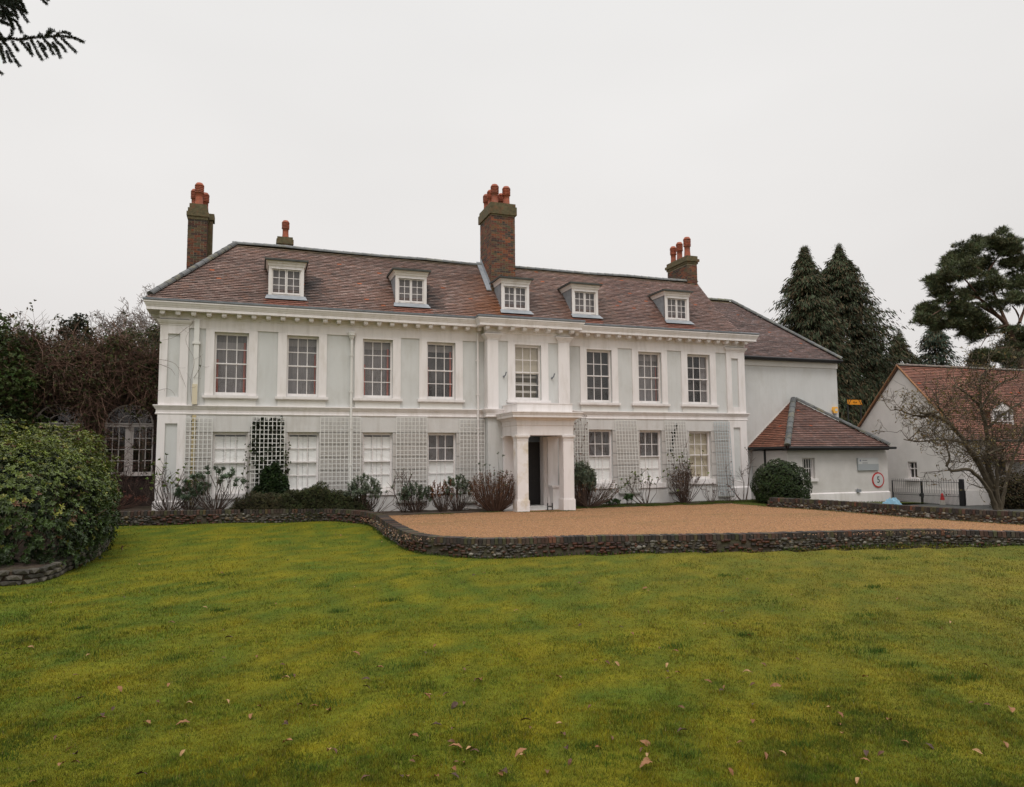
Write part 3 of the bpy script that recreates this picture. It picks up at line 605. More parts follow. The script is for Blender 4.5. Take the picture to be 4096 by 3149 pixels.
# wing behind on the right
mb = MB(); mb.box(19.2, 26.08, 1.0, 1.3, -.3, 6.28); mb.box(25.8, 26.08, 1.302, 7.6, -.3, 6.28); mb.box(19.2, 25.798, 7.3, 7.6, -.3, 6.28)
mb.build('wing_wall', M_GREY, house)
mb = MB(); mb.box(19.2, 26.1, .955, .998, 6.0, 6.28); mb.build('wing_fascia', M_PALE, house)
EX, EY, EZ2 = 26.12, .70, 6.37; AX, AY, AZ = 22.60, 4.22, 9.69
sw = math.hypot(AY-EY, AZ-EZ2); Vw = np.array([0, (AY-EY)/sw, (AZ-EZ2)/sw])
def st_w(u, v, c):
    c = c*np.array((.80, .84, .92))
    if v > sw-.3: c = c*.5+np.array((.16, .13, .04))*.5
    return c
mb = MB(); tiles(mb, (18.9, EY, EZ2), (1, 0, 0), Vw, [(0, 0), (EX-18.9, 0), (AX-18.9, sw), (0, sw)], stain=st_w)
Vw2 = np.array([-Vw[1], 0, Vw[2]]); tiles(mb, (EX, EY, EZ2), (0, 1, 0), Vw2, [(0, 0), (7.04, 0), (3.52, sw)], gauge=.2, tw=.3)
mb.prism([(18.9, EY, EZ2-.01), (EX, EY, EZ2-.01), (AX, AY, AZ-.01), (18.9, AY, AZ-.01)], (0, 0, -.06), (.1, .06, .05))
mb.prism([(EX, EY, EZ2-.01), (EX, EY+7.04, EZ2-.01), (AX, AY, AZ-.01)], (0, 0, -.06), (.1, .06, .05))
mb.prism([(18.9, EY+7.04, EZ2-.01), (EX, EY+7.04, EZ2-.01), (AX, AY, AZ-.01), (18.9, AY, AZ-.01)], (0, 0, -.06), (.1, .06, .05))
wr = mb.build('wing_roof', M_TILE, house)
mb = MB(); hiptiles(mb, (EX, EY, EZ2+.06), (AX, AY, AZ+.03), .13, .36, (.75, .75, .75)); hiptiles(mb, (19.0, AY, AZ+.02), (AX, AY, AZ+.02), .13, .4, (1.1, 1.05, .8)); mb.build('hip_tiles', M_RIDGE, wr)
mb = MB(); mb.tube([(20.3, EY-.02, EZ2-.03), (23, EY-.02, EZ2-.04), (EX+.03, EY-.02, EZ2-.03)], .06, 8); mb.box(20.1, EX, EY+.03, .954, EZ2-.12, EZ2-.05); mb.build('gutter', M_BLACK, house)

# ================================================================== trellises on the ground floor
trs = [(-2.17,-1.36,.42,3.30,6,0), (-.12,.96,.55,3.36,8,0), (2.15,3.54,.4,3.38,10,0), (4.82,5.94,.40,3.40,8,0), (7.19,8.15,.33,3.34,7,0),
       (11.86,12.46,.5,3.38,5,0), (13.66,14.62,.50,3.38,7,.13), (15.93,16.93,.5,3.37,8,.15), (18.34,19.1,.26,3.34,6,.13)]
tl = ['narrow white trellis on the house front between the left corner pier and first window', 'white trellis with dark climber behind it, between the first two ground windows',
      'widest white trellis, crossed by the downpipe, between second and third ground windows', 'plain white trellis between third and fourth ground windows left of porch',
      'white trellis crossed by a downpipe immediately left of the porch bay', 'narrow creeper-covered trellis directly right of the porch',
      'leaning white trellis between the first and second ground windows right of porch', 'white trellis with dark gaps left of the cream-blinded window', 'bluish grey trellis beside the right end pier']
for (x0, x1, z0, z1, n, lean), lb in zip(trs, tl):
    t = thing('trellis', lb, 'trellis', ((x0+x1)/2, -.10, z0), 0, 'trellises along the ground floor')
    col = (.95, .96, .96) if lean < .2 and x0 < 18 else (.72, .80, .86)
    hw = (x1-x0)/2; h = z1-z0; mb = MB()
    for i in range(n+1):
        x = -hw+2*hw*i/n
        mb.obox((x+lean/2, -.035, h/2), (.0125, 0, 0), (0, .006, 0), (-lean/2, 0, h/2), col)
    mb.build('upright_laths', M_PALE, t)
    mb = MB()
    nz_ = int(round(h/.147))
    for j in range(nz_+1):
        z = h*j/nz_; xo = lean*(1-j/nz_); sag = random.uniform(-.006, .006)
        mb.obox((xo, -.022, z), (hw+.012, 0, sag), (0, .006, 0), (0, 0, .0125), col)
    mb.build('cross_laths', M_PALE, t)
    mb = MB(); mb.box(-hw+lean, hw+lean, -.03, .04, -.09, -.04, (.35, .36, .33)); mb.build('base_batten', M_PALE, t)

# ================================================================== lean-to lodge on the right
lodge = thing('lodge', 'low pale outbuilding with hipped red tile roof and small barred window beside the house', 'outbuilding', (21.07, 1, 0))
inv = lambda x, y, z: (x-21.07, y-1, z)
lx0, lx1, ly = 21.07, 26.5, -1.29
mb = MB(); wx0, wx1, wz0, wz1 = 21.86, 22.50, .92, 1.79
wall_cells(mb, 0, lx1-lx0, -.6, 2.12, ly-1, ly-.75, [(wx0-lx0, wx1-lx0, wz0, wz1)])
mb.box(0, .25, ly-.748, -.01, -.6, 2.12); mb.box(lx1-lx0-.25, lx1-lx0, ly-.748, -.01, -.6, 2.12)
mb.build('wall', M_ROUGHCAST, lodge)
mb = MB(); sweep(mb, [(0, -.05), (0, ly-1), (lx1-lx0, ly-1), (lx1-lx0, -.05)], [(0, -.6), (.05, -.6), (.05, .26), (0, .31)]); mb.build('plinth', M_WHITE, lodge)
ex0, ex1, ey, ez, ax, az = 20.84-21.07, 26.35-21.07, -2.61, 2.27, 23.45-21.07, 4.48
def lodge_tone(u, v, c):
    return c*np.array((.66, .57, .56))*(1+.2*fbm(u*1.2, v*2, 1, 3))
mb = MB(); sv = math.hypot(az-ez, -.0-ey); V1 = np.array([0, -ey/sv, (az-ez)/sv])
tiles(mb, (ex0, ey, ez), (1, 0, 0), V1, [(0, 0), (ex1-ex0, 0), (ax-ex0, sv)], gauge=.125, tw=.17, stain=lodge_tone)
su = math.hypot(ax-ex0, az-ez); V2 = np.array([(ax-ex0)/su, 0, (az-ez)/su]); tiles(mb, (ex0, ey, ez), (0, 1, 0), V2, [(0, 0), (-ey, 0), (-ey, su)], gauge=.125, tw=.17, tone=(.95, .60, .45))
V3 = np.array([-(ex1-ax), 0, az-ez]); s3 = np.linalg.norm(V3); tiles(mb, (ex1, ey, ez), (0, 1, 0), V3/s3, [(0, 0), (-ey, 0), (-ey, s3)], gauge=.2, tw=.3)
mb.prism([(ex0, ey, ez-.01), (ex1, ey, ez-.01), (ax, 0, az-.01)], (0, 0, -.05), (.1, .06, .05)); mb.prism([(ex0, ey, ez-.01), (ex0, 0, ez-.01), (ax, 0, az-.01)], (0, 0, -.05), (.1, .06, .05)); mb.prism([(ex1, ey, ez-.01), (ex1, 0, ez-.01), (ax, 0, az-.01)], (0, 0, -.05), (.1, .06, .05))
lr = mb.build('roof', M_TILE, lodge)
mb = MB(); hiptiles(mb, (ex0, ey, ez+.05), (ax-.05, -.1, az+.03), .13, .45, (.6, .6, .6)); hiptiles(mb, (ex1, ey, ez+.05), (ax+.1, -.05, az+.03), .13, .45, (.55, .55, .55)); mb.build('hip_tiles', M_RIDGE, lr)
mb = MB(); mb.prism([(ex0, -.02, ez), (ex0+.05, -.02, ez+.14), (ax, -.02, az+.1), (ax, -.02, az-.02)], (0, .018, 0)); mb.build('flashing', M_PALE, lr)
mb = MB(); mb.tube([(ex0, ey-.04, ez-.05), (3, ey-.04, ez-.06), (ex1+.3, ey-.04, ez-.07)], .055, 8); mb.tube([(ex0-.03, ey, ez-.05), (ex0-.03, -.02, ez-.05)], .05, 8)
mb.box(ex0+.02, ex1-.02, ey+.03, ly-1.001, ez-.16, ez-.06); mb.tube([(-.03, -.9, ez-.1), (-.05, -.95, 1), (-.05, -.95, -.3)], .045, 8); mb.build('gutter', M_BLACK, lodge)
mb = MB()
a, b = wx0-lx0, wx1-lx0; yy = ly-1+.13
mb.box(a, a+.04, yy, yy+.05, wz0, wz1); mb.box(b-.04, b, yy, yy+.05, wz0, wz1); mb.box(a+.04, b-.04, yy, yy+.05, wz0, wz0+.05); mb.box(a+.04, b-.04, yy, yy+.05, wz1-.05, wz1); mb.box(a+.04, b-.04, yy+.01, yy+.04, 1.33, 1.37)
for k in range(1, 5): x = a+(b-a)*k/5; mb.tube([(x, yy-.03, wz0), (x, yy-.03, wz1)], .014, 6)
lw = mb.build('window', M_WHITE, lodge)
g = MB(); g.poly([(a, yy+.03, wz0), (b, yy+.03, wz0), (b, yy+.03, wz1), (a, yy+.03, wz1)]); g.build('glass', M_GLASS, lw)
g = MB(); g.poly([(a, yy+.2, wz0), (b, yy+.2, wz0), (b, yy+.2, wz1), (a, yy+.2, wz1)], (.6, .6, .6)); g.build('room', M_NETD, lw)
g = MB(); g.box(a-.08, b+.1, ly-1.08, ly-1+.12, wz0-.12, wz0-.002); g.build('sill', M_WHITE, lw)

# signs and fittings on the lodge
def text_mesh(name, s, size, loc, m, parent, rx=PI/2, sx=1., ext=.004):
    cu = bpy.data.curves.new(name, 'FONT'); cu.body = s; cu.size = size; cu.extrude = ext; cu.align_x = 'CENTER'; cu.align_y = 'CENTER'
    o = bpy.data.objects.new(name, cu); COL.objects.link(o)
    dg = bpy.context.evaluated_depsgraph_get(); me = bpy.data.meshes.new_from_object(o.evaluated_get(dg)); bpy.data.objects.remove(o)
    o = bpy.data.objects.new(name, me); COL.objects.link(o); me.materials.clear(); me.materials.append(m)
    o.location = loc; o.rotation_euler = (rx, 0, 0); o.scale = (sx, 1, 1); o.parent = parent; return o
s5 = thing('speed_limit_sign', 'round white sign with red ring reading 5 on the lodge wall', 'sign', (25.90, -1.30, .80))
mb = MB(); th = np.arange(40)*2*PI/40
mb.prism([(.335*math.cos(t), 0, .335*math.sin(t)) for t in th], (0, -.02, 0)); mb.build('ring', M_RED, s5)
mb = MB(); mb.prism([(.278*math.cos(t), -.0205, .278*math.sin(t)) for t in th], (0, -.004, 0)); mb.build('disc', M_SIGNW, s5)
text_mesh('digit', '5', .40, (0, -.028, 0), M_TXT, s5, sx=.85)
ib = thing('information_board', 'flat pale rectangular notice board with grey lower half on the lodge wall', 'sign', (25.35, -1.29, 1.5))
mb = MB(); mb.box(-.58, .57, -.07, 0, -.27, .27); mb.build('board', M_SIGNG, ib)
mb = MB(); mb.box(-.56, .565, -.0745, -.0705, .005, .262); mb.build('upper_panel', M_SIGNW, ib)
mb = MB(); mb.prism([(-.45+.038*math.cos(t), -.075, .16+.045*math.sin(t)) for t in th[::4]], (0, -.003, 0)); mb.build('crest', mat('crest_blue', (.18, .19, .27), .5), ib)
mb = MB()
for z, L_, n in ((.165, .30, 2), (.05, .34, 3)):
    x = -.33
    for k in range(n): w_ = L_/n*random.uniform(.8, 1); mb.box(x, x+w_*.9, -.079, -.0755, z-.012, z+.012, (6, 6, 6)); x += w_
mb.build('lettering', M_TXT, ib)
fl = MB(); fl.box(-.09, .09, -.14, -.03, -.06, .06); fl.box(-.02, .02, -.03, .0, -.09, .08)
o = fl.build('floodlight', M_LEADL); o.location = (24.72, -1.29, .36); tag(o, 'small grey box lamp low on the lodge wall under the notice board', 'lamp')
ab = thing('alarm_box', 'yellow hexagonal alarm box high on the grey wing wall', 'alarm', tuple(onY(3337, 1641, 1.0)))
mb = MB(); mb.prism([(-.17, 0, 0), (-.12, 0, .15), (.13, 0, .15), (.17, 0, 0), (.09, 0, -.15), (-.09, 0, -.15)], (0, -.09, 0)); mb.build('case', M_YEL2, ab)
mb = MB(); mb.box(-.03, .12, -.095, -.091, -.05, .07); mb.build('panel', M_SIGNW, ab)
mb = MB(); mb.prism([(-.08, 0, -.151), (.08, 0, -.151), (.05, 0, -.22), (-.05, 0, -.22)], (0, -.09, 0)); mb.build('lamp', M_LEAD, ab)
# yellow height sign: hangs on posts behind the lodge
pz = onY(3418, 1610, 3.0)
hs = thing('height_limit_sign', 'wide yellow trapezoid height sign with dark slanting end stripes behind the lodge', 'sign', tuple(pz))
mb = MB(); mb.prism([(-.46, 0, .13), (.44, 0, .13), (.48, 0, -.10), (.40, 0, -.12), (-.40, 0, -.12), (-.48, 0, -.07)], (0, -.03, 0)); mb.build('board', M_YEL, hs)
mb = MB()
for s_ in (-1, 1): mb.prism([(s_*.24, -.031, .128), (s_*.28, -.031, .128), (s_*.43, -.031, -.11), (s_*.39, -.031, -.12)], (0, -.003, 0)); mb.prism([(s_*.38, -.031, .128), (s_*.42, -.031, .128), (s_*.476, -.031, -.05), (s_*.455, -.031, -.07)], (0, -.003, 0))
mb.build('stripes', M_TXT, hs)
text_mesh('lettering', '4.2 m', .11, (0, -.036, 0), M_TXT, hs)
mb = MB(); mb.tube([(-.42, .03, .1), (-.42, .03, -pz[2])], .03, 6); mb.tube([(.42, .03, .1), (.42, .03, -pz[2])], .03, 6); mb.build('posts', M_IRON, hs)
# ================================================================== orangery on the left, under creeper
OY = 3.0
org = thing('orangery', 'dark garden wing with white arched windows on the left, smothered in bare creeper', 'building', (-6, OY, 0))
M_DKBRICK = mat('dark_brick_wall', (.035, .022, .018), .9, .5, 4, .4, 30)
mb = MB(); ops = [(-5.1+6, -3.5+6, 1.5, 3.2), (-7.3+6, -5.75+6, 1.5, 3.2)]
wall_cells(mb, -6, 3.0, -.3, 3.21, 0, .35, ops)
def arch_wall(xc, r, z0, z1, xa, xb):
    th = np.linspace(0, PI, 17); p = [(xc+r*math.cos(t), z0+r*math.sin(t)*.92) for t in th]
    for (x1, y1), (x2, y2) in zip(p[:-1], p[1:]): mb.prism([(x1, 0, y1), (x2, 0, y2), (x2, 0, z1), (x1, 0, z1)], (0, .35, 0))
    mb.box(xa, xc-r, 0, .35, z0, z1); mb.box(xc+r, xb, 0, .35, z0, z1)
cx1, cx2 = (-4.30+6), (-6.52+6)
arch_wall(cx1, .8, 3.21, 5.6, (cx1+cx2)/2, 3.0); arch_wall(cx2, .78, 3.21, 5.6, -6, (cx1+cx2)/2)
mb.box(-6, 3, .36, 4.0, 5.5, 5.7); mb.box(-6, 3, 3.9, 4.1, -.3, 5.6); mb.box(-6, -5.8, .36, 3.9, -.3, 5.5)
mb.box(2.3, 3, -.12, -.01, 5.35, 5.62, (12, 8, 7))
mb.build('wall', M_DKBRICK, org)
for xc, r, x0, x1 in ((cx1, .8, ops[0][0], ops[0][1]), (cx2, .78, ops[1][0], ops[1][1])):
    mb = MB(); y = .12
    G = (.85, .82, .80)
    mb.box(x0, x1, y-.1, y+.08, 3.12, 3.26, G); xm = (x0+x1)/2; mb.box(xm-.075, xm+.075, y-.04, y+.08, 1.5, 3.12, G); mb.box(x0-.05, x1+.05, -.1, y+.1, 1.36, 1.5, G)
    for a, b in ((x0, xm-.075), (xm+.075, x1)):
        mb.box(a, a+.06, y, y+.06, 1.5, 3.12, G); mb.box(b-.06, b, y, y+.06, 1.5, 3.12, G)
        for k in (1, 2): q = a+.06+(b-a-.12)*k/3; mb.box(q-.014, q+.014, y, y+.04, 1.5, 3.12, G)
        for k in range(1, 4): q = 1.5+1.62*k/4; mb.box(a+.06, b-.06, y+.005, y+.035, q-.014, q+.014, G)
    for rr, t in ((r-.04, .045), (r*.42, .02)):
        th = np.linspace(0, PI, 15); p = [(xc+rr*math.cos(a), y+.02, 3.24+rr*math.sin(a)*.92) for a in th]; mb.tube(p, t, 6, G)
    for a in np.linspace(0, PI, 7)[1:-1]: mb.tube([(xc+r*.42*math.cos(a), y+.02, 3.24+r*.39*math.sin(a)), (xc+r*math.cos(a), y+.02, 3.24+r*.9*math.sin(a))], .017, 4, G)
    o = mb.build('arched_window', M_WHITE, org)
    g = MB(); g.poly([(x0, y+.03, 1.5), (x1, y+.03, 1.5), (x1, y+.03, 4.05), (x0, y+.03, 4.05)]); g.build('glass', M_GLASS, o)

# ================================================================== ground surfaces
def height_lawn(x, y):
    cp = LAWN_CP; d2 = (cp[:, 0]-x)**2+(cp[:, 1]-y)**2+.15; w_ = d2**-1.6
    return float((w_*cp[:, 2]).sum()/w_.sum())
LAWN_CP = np.array([(-12,-1.5,-.05),(-8,-1.5,-.05),(-4,-1.6,-.05),(-1.2,-1.6,-.07),(2.1,-1.7,-.12),(3.0,-2.6,-.2),(3.4,-4,-.3),(3.5,-6,-.34),(3.6,-8,-.38),(4.,-9.3,-.38),
   (5.2,-10.3,-.41),(7.3,-10.7,-.38),(9.4,-11.3,-.36),(11.2,-11.8,-.36),(14,-12.3,-.33),(16,-12.9,-.31),(17.4,-14,-.28),(22,-17,-.25),(30,-22,-.2),(-3.6,-10.8,-.3),(-4.3,-10.8,-.3),(-3.4,-8,-.27),(-4,-3,-.12),(-9,-9,-.25),
   (0,-12,-.34),(0,-8,-.3),(4,-15,-.36),(0,-19,-.33),(8,-19,-.33),(0,-26,-.2),(10,-26,-.2),(-10,-20,-.3),(20,-26,-.2),(0,-5,-.2),(0,-40,0),(30,-40,0),(-25,-30,-.1),(-25,-5,-.1),(45,-30,-.1)], float)
M_LAWN = mat('lawn_ground', (1, 1, 1), .95, .3, 14, .6, 40, spec=.1)
def lawn_col(x, y):
    a = fbm(x*.45, y*.6, 1, 1.5); b = fbm(x*2.6, y*2.9, 1, 9.1); d = fbm(x*.16, y*.2, 1, 4.4); e = fbm(x*7, y*8, 1, 2.2)
    k = min(max(.50+.30*a+.50*b+.22*d+.75*e, 0), 1)
    c = np.array((.078, .112, .012))*(1-k)+np.array((.182, .160, .010))*k
    g = .30*min(max((x-3)/8, 0), 1)*(1+.5*b); c = c*(1-g)+np.array((.17, .135, .04))*g
    return c*(1+.25*fbm(x*3.1, y*3.6, 1, 6.6))
xs = np.concatenate([np.arange(-40, -10, 2.), np.arange(-10, 20, .35), np.arange(20, 61, 2.)]); ys = np.concatenate([np.arange(-60, -21, 2.), np.arange(-21, -1, .35), [-1.0, 1.5, 2.6]])
V = [(x, y, height_lawn(x, y) if y < -1.1 else -.34) for y in ys for x in xs]; nx_ = len(xs)
V = [(x, y, (z if not (4.4 < x and y > -9.6+(-.32)*(max(x-5, 0))) else -.45)) for x, y, z in V]
Fc = [(j*nx_+i, j*nx_+i+1, (j+1)*nx_+i+1, (j+1)*nx_+i) for j in range(len(ys)-1) for i in range(nx_-1)]
mb = MB(); mb.add(V, Fc, [lawn_col((V[f[0]][0]+V[f[2]][0])/2, (V[f[0]][1]+V[f[2]][1])/2)*.75 for f in Fc])
lw_ = tag(mb.build('lawn', M_LAWN, None, True), kind='structure')
vc = np.array([lawn_col(p[0], p[1])*.8 for p in V]); li_ = np.empty(len(lw_.data.loops), np.int32); lw_.data.loops.foreach_get('vertex_index', li_)
lw_.data.color_attributes['Col'].data.foreach_set('color', np.hstack([vc[li_], np.ones((len(li_), 1))]).ravel().astype(np.float32))
mb = MB(); th = np.arange(48)*2*PI/48
mb.poly([(1200*math.cos(t), 1200*math.sin(t), -.75) for t in th]); tag(mb.build('ground', mat('far_ground', (.06, .075, .03), .95, .3, .05)), kind='structure')

# retaining wall path (lawn-side top edge): X, Y, Z
WP = [(-14, -1.6, .37), (-4.04, -1.5, .37), (-1.23, -1.5, .335), (2.09, -1.5, .27)]
for px, z in (((1425, 2044), .215), ((1460, 2050), .185), ((1500, 2060), .16), ((1530, 2080), .12), ((1560, 2099), .085), ((1632, 2132), .05), ((1720, 2147), .045), ((1967, 2156.5), .04), ((2324, 2147), .04), ((2700, 2141.7), .04), ((3000, 2136.6), .04), ((3426, 2125.6), .04), ((3752, 2120.5), .04), ((4096, 2129), .04)):
    WP.append(tuple(onZ(*px, z)))
WP += [(24, -17.5, .04), (34, -23, .04)]
UPW = [tuple(onZ(3070, 2027.7, 0)+np.array((0, 0, .34)))]+[tuple(np.array(onZ(*p, 0))+np.array((0, 0, .34))) for p in ((3311, 2042.8), (3682, 2073), (4096, 2100.5))]
UPW += [(20.5, -15.2, .34), (22.5, -17.5, .34)]
def smooth_path(P, step):
    P = np.array(P, float); Q = [P[0]]
    for i in range(len(P)-1):
        p0, p1, p2, p3 = P[max(i-1, 0)], P[i], P[i+1], P[min(i+2, len(P)-1)]; L = np.linalg.norm(p2-p1); n = max(2, int(L/step))
        m1, m2 = (p2-p0)/max(np.linalg.norm(p2-p0), 1e-6)*L, (p3-p1)/max(np.linalg.norm(p3-p1), 1e-6)*L
        for k in range(1, n+1):
            t = k/n; Q.append((2*t**3-3*t**2+1)*p1+(t**3-2*t**2+t)*m1+(-2*t**3+3*t**2)*p2+(t**3-t**2)*m2)
    Q = np.array(Q); s = np.r_[0, np.cumsum(np.linalg.norm(np.diff(Q, axis=0), axis=1))]
    t = np.arange(0, s[-1], step); return np.stack([np.interp(t, s, Q[:, k]) for k in range(3)], 1)
import bmesh
ROCKS = []
for k in range(8):
    bm = bmesh.new(); bmesh.ops.create_icosphere(bm, subdivisions=1, radius=1)
    v = np.array([q.co[:] for q in bm.verts]); f = [tuple(x.index for x in q.verts) for q in bm.faces]; bm.free()
    ROCKS.append((v*(1+.28*vnoise(v, 1.3, k+1))[:, None], f))
FC = np.array([(.045,.038,.03),(.06,.05,.04),(.03,.025,.02),(.085,.075,.06),(.22,.20,.165),(.16,.115,.062),(.085,.036,.02),(.11,.10,.08)])
def rubble_wall(name, label, P, zb, side=1, width=.33, light=.09, group=None, coping=True):
    t = thing(name, label, 'garden wall', tuple(P[len(P)//2][:2])+(0,), 0, group); o0 = np.array(t.location)
    P = P-o0; n = len(P)
    T = np.gradient(P, axis=0); T[:, 2] = 0; T /= np.linalg.norm(T, axis=1)[:, None]; Nn = np.stack([T[:, 1], -T[:, 0], 0*T[:, 0]], 1)*side
    mb = MB(); Zb = np.array([zb(*(p+o0)[:2]) for p in P])
    ring_ = []
    for i in range(n):
        p, m_ = P[i], Nn[i]
        ring_ += [(*(p-m_*.03)[:2], Zb[i]-.25), (*(p-m_*.02)[:2], p[2]-.10), (*(p-m_*(width-.02))[:2], p[2]-.10), (*(p-m_*(width-.03))[:2], Zb[i]-.25)]
    mb.add(ring_, [(4*i+j, 4*i+4+j, 4*i+4+(j+1) % 4, 4*i+(j+1) % 4) for i in range(n-1) for j in range(4)]); mb.add(ring_[:4], [(0, 1, 2, 3)]); mb.add(ring_[-4:], [(0, 1, 2, 3)])
    mb.build('core', M_WALLCORE, t)
    mb = MB(); S = np.r_[0, np.cumsum(np.linalg.norm(np.diff(P, axis=0), axis=1))]
    s = .04
    while s < S[-1]-.04:
        p = np.array([np.interp(s, S, P[:, k]) for k in range(3)]); i = min(int(np.searchsorted(S, s)), n-1); m_, tt = Nn[i], T[i]
        w_ = .040*random.uniform(.9, 1.05); g = np.array([(.062,.042,.032),(.045,.034,.029),(.082,.044,.032),(.036,.032,.028),(.075,.063,.045),(.14,.06,.036)])[rng.choice(6, p=[.25,.25,.18,.17,.1,.05])]*random.uniform(.7, 1.25)
        if random.random() < .22: g = g*.5+np.array((.08, .085, .03))*.5
        miss = random.random() < .02
        if not miss:
            tt2 = tt+m_*random.uniform(-.06, .06); dz = random.uniform(-.006, .008)
            mb.obox(p-m_*(width/2-.0)+np.array((0, 0, -.065+dz))+m_*random.uniform(-.008, .008), tt2*w_, m_*(width/2), np.array((0, 0, .066)), g)
        s += .092
    mb.build('coping', M_BRICK, t)
    mb = MB()
    for i0 in np.arange(.05, S[-1], .055):
        for row in range(7):
            s = i0+random.uniform(-.03, .03); i = min(max(int(np.searchsorted(S, s)), 0), n-1); p = P[i]; m_ = Nn[i]; tt = T[i]; H = p[2]-.12-Zb[i]
            z = Zb[i]-.02+row*.055+random.uniform(-.015, .015)
            if z > p[2]-.125 or random.random() < .42: continue
            sg = mnoise.noise(Vector((s*.45, 3.3*side, 7.)))
            if sg > .05:
                if random.random() < .5: continue
                g = BR[rng.integers(7)]*.30; mb.obox(p+m_*.0+tt*(s-S[i])+np.array((0, 0, z-p[2])), tt*.055, m_*random.uniform(.012, .022), (0, 0, .026), g); continue
            big = random.random() < light*.4
            r = random.uniform(.026, .052)*(1.5 if big else 1); v, f = ROCKS[rng.integers(8)]
            lt = random.random() < light*(1.3 if mnoise.noise(Vector((s*.8, 1, 2))) > 0 else .6)
            g = FC[4+rng.integers(2)]*random.uniform(.55, 1.15) if lt else FC[rng.choice([0, 1, 2, 3, 6, 7])]*random.uniform(.6, 1.3)
            q = (v[:, :1]*tt*r*random.uniform(1, 1.7)+v[:, 1:2]*m_*r*.7+v[:, 2:]*np.array((0, 0, 1))*r*random.uniform(.7, 1))
            mb.add(p+tt*(s-S[i])+m_*random.uniform(-.028, .002)+np.array((0, 0, z-p[2]))+q, f, g)
    mb.build('flints', M_FLINT, t, True)
    return t
PW = smooth_path(WP, .11)
rubble_wall('garden_wall', 'long low flint retaining wall with brick-on-edge coping curving between lawn and gravel', PW, height_lawn, 1)
PU = smooth_path(UPW, .11); rubble_wall('garden_wall', 'short flint wall on far side of the gravel in front of the lodge and gate', PU, lambda x, y: -.02, 1, .33, .34)
# end face of the far wall is turned to the house: already closed by its core

# gravel
inner = [p for p in PW[::3] if p[0] > 2.2]
gp = [(p[0]-.0, p[1]) for p in inner]
T_ = np.gradient(PW[::3], axis=0); sel = [i for i, p in enumerate(PW[::3]) if p[0] > 2.9]
gp = [(PW[::3][i][0]-T_[i][1]/np.linalg.norm(T_[i][:2])*.2, PW[::3][i][1]+T_[i][0]/np.linalg.norm(T_[i][:2])*.2) for i in sel]
gp += [(40, -22), (40, -16), (22.5, -17.2), (20.3, -14.8), (19.9, -12.3), (19.2, -9.6), (18.95, -6), (18.4, -3.4), (17.8, -.6), (3.3, -.6)]
M_GRAVEL = mat('gravel', (.285, .153, .076), .95, .3, 55, .9, 90, dirt=(.17, .115, .05), dscale=.5, damt=.65, spec=.1, stretch=(.45, 1, 1))
t_ = M_GRAVEL.node_tree; b_ = t_.nodes['Principled BSDF']
vo = N(t_, 'ShaderNodeTexVoronoi'); vo.inputs['Scale'].default_value = 38; gg = N(t_, 'ShaderNodeNewGeometry'); t_.links.new(gg.outputs['Position'], vo.inputs['Vector'])
vr = N(t_, 'ShaderNodeMapRange'); vr.inputs[3].default_value = .62; vr.inputs[4].default_value = 1.5; sx = N(t_, 'ShaderNodeSeparateColor'); t_.links.new(vo.outputs['Color'], sx.inputs[0]); t_.links.new(sx.outputs[0], vr.inputs[0])
old = b_.inputs['Base Color'].links[0].from_socket; sc_ = N(t_, 'ShaderNodeVectorMath', operation='SCALE'); t_.links.new(old, sc_.inputs[0]); t_.links.new(vr.outputs[0], sc_.inputs[3]); t_.links.new(sc_.outputs[0], b_.inputs['Base Color'])
mb = MB(); mb.poly([(x, y, .005) for x, y in gp]); tag(mb.build('gravel_drive', M_GRAVEL), kind='structure')
mb = MB(); mb.poly([(18.3, -3.4, -.13), (19.2, -9.6, -.13), (19.9, -12.3, -.16), (22.6, -17.2, -.2), (60, -17.2, -.3), (60, 30, -.3), (20.2, 30, -.3), (20.2, -.4, -.13)]); tag(mb.build('yard', mat('asphalt', (.055, .055, .05), .9, .3, 6, .3, 60)), kind='structure')

# loose stones scattered over the gravel, and moss creeping in along its far edge
n = 14000; sx_ = rng.uniform(3.2, 19.5, n); sy_ = rng.uniform(-13, -1.2, n); okp = np.array([(-9.4-.33*max(x-4.5, 0)) < y and x < 18.2+.06*(-y) for x, y in zip(sx_, sy_)]); sx_, sy_ = sx_[okp], sy_[okp]; n = len(sx_)
mb = MB(); r_ = rng.uniform(.008, .02, n); tt_ = rng.uniform(0, 6.28, (n, 1)); an = tt_+np.array([[0, 2.1, 4.2]]); V_ = np.zeros((n, 4, 3)); V_[:, :3, 0] = sx_[:, None]+r_[:, None]*np.cos(an); V_[:, :3, 1] = sy_[:, None]+r_[:, None]*np.sin(an); V_[:, :3, 2] = .004; V_[:, 3] = np.stack([sx_, sy_, .005+r_*.9], 1)
o_ = np.arange(n)[:, None]*4; cg = jit((.29, .17, .095), n, .6, .15)
mb.add(V_.reshape(-1, 3), o_+np.array([[0, 1, 3]]), cg)
for q in ([[1, 2, 3]], [[2, 0, 3]]): mb.f[3].append((o_+np.array(q), cg))
tag(mb.build('gravel_stones', M_FLINT), kind='stuff')
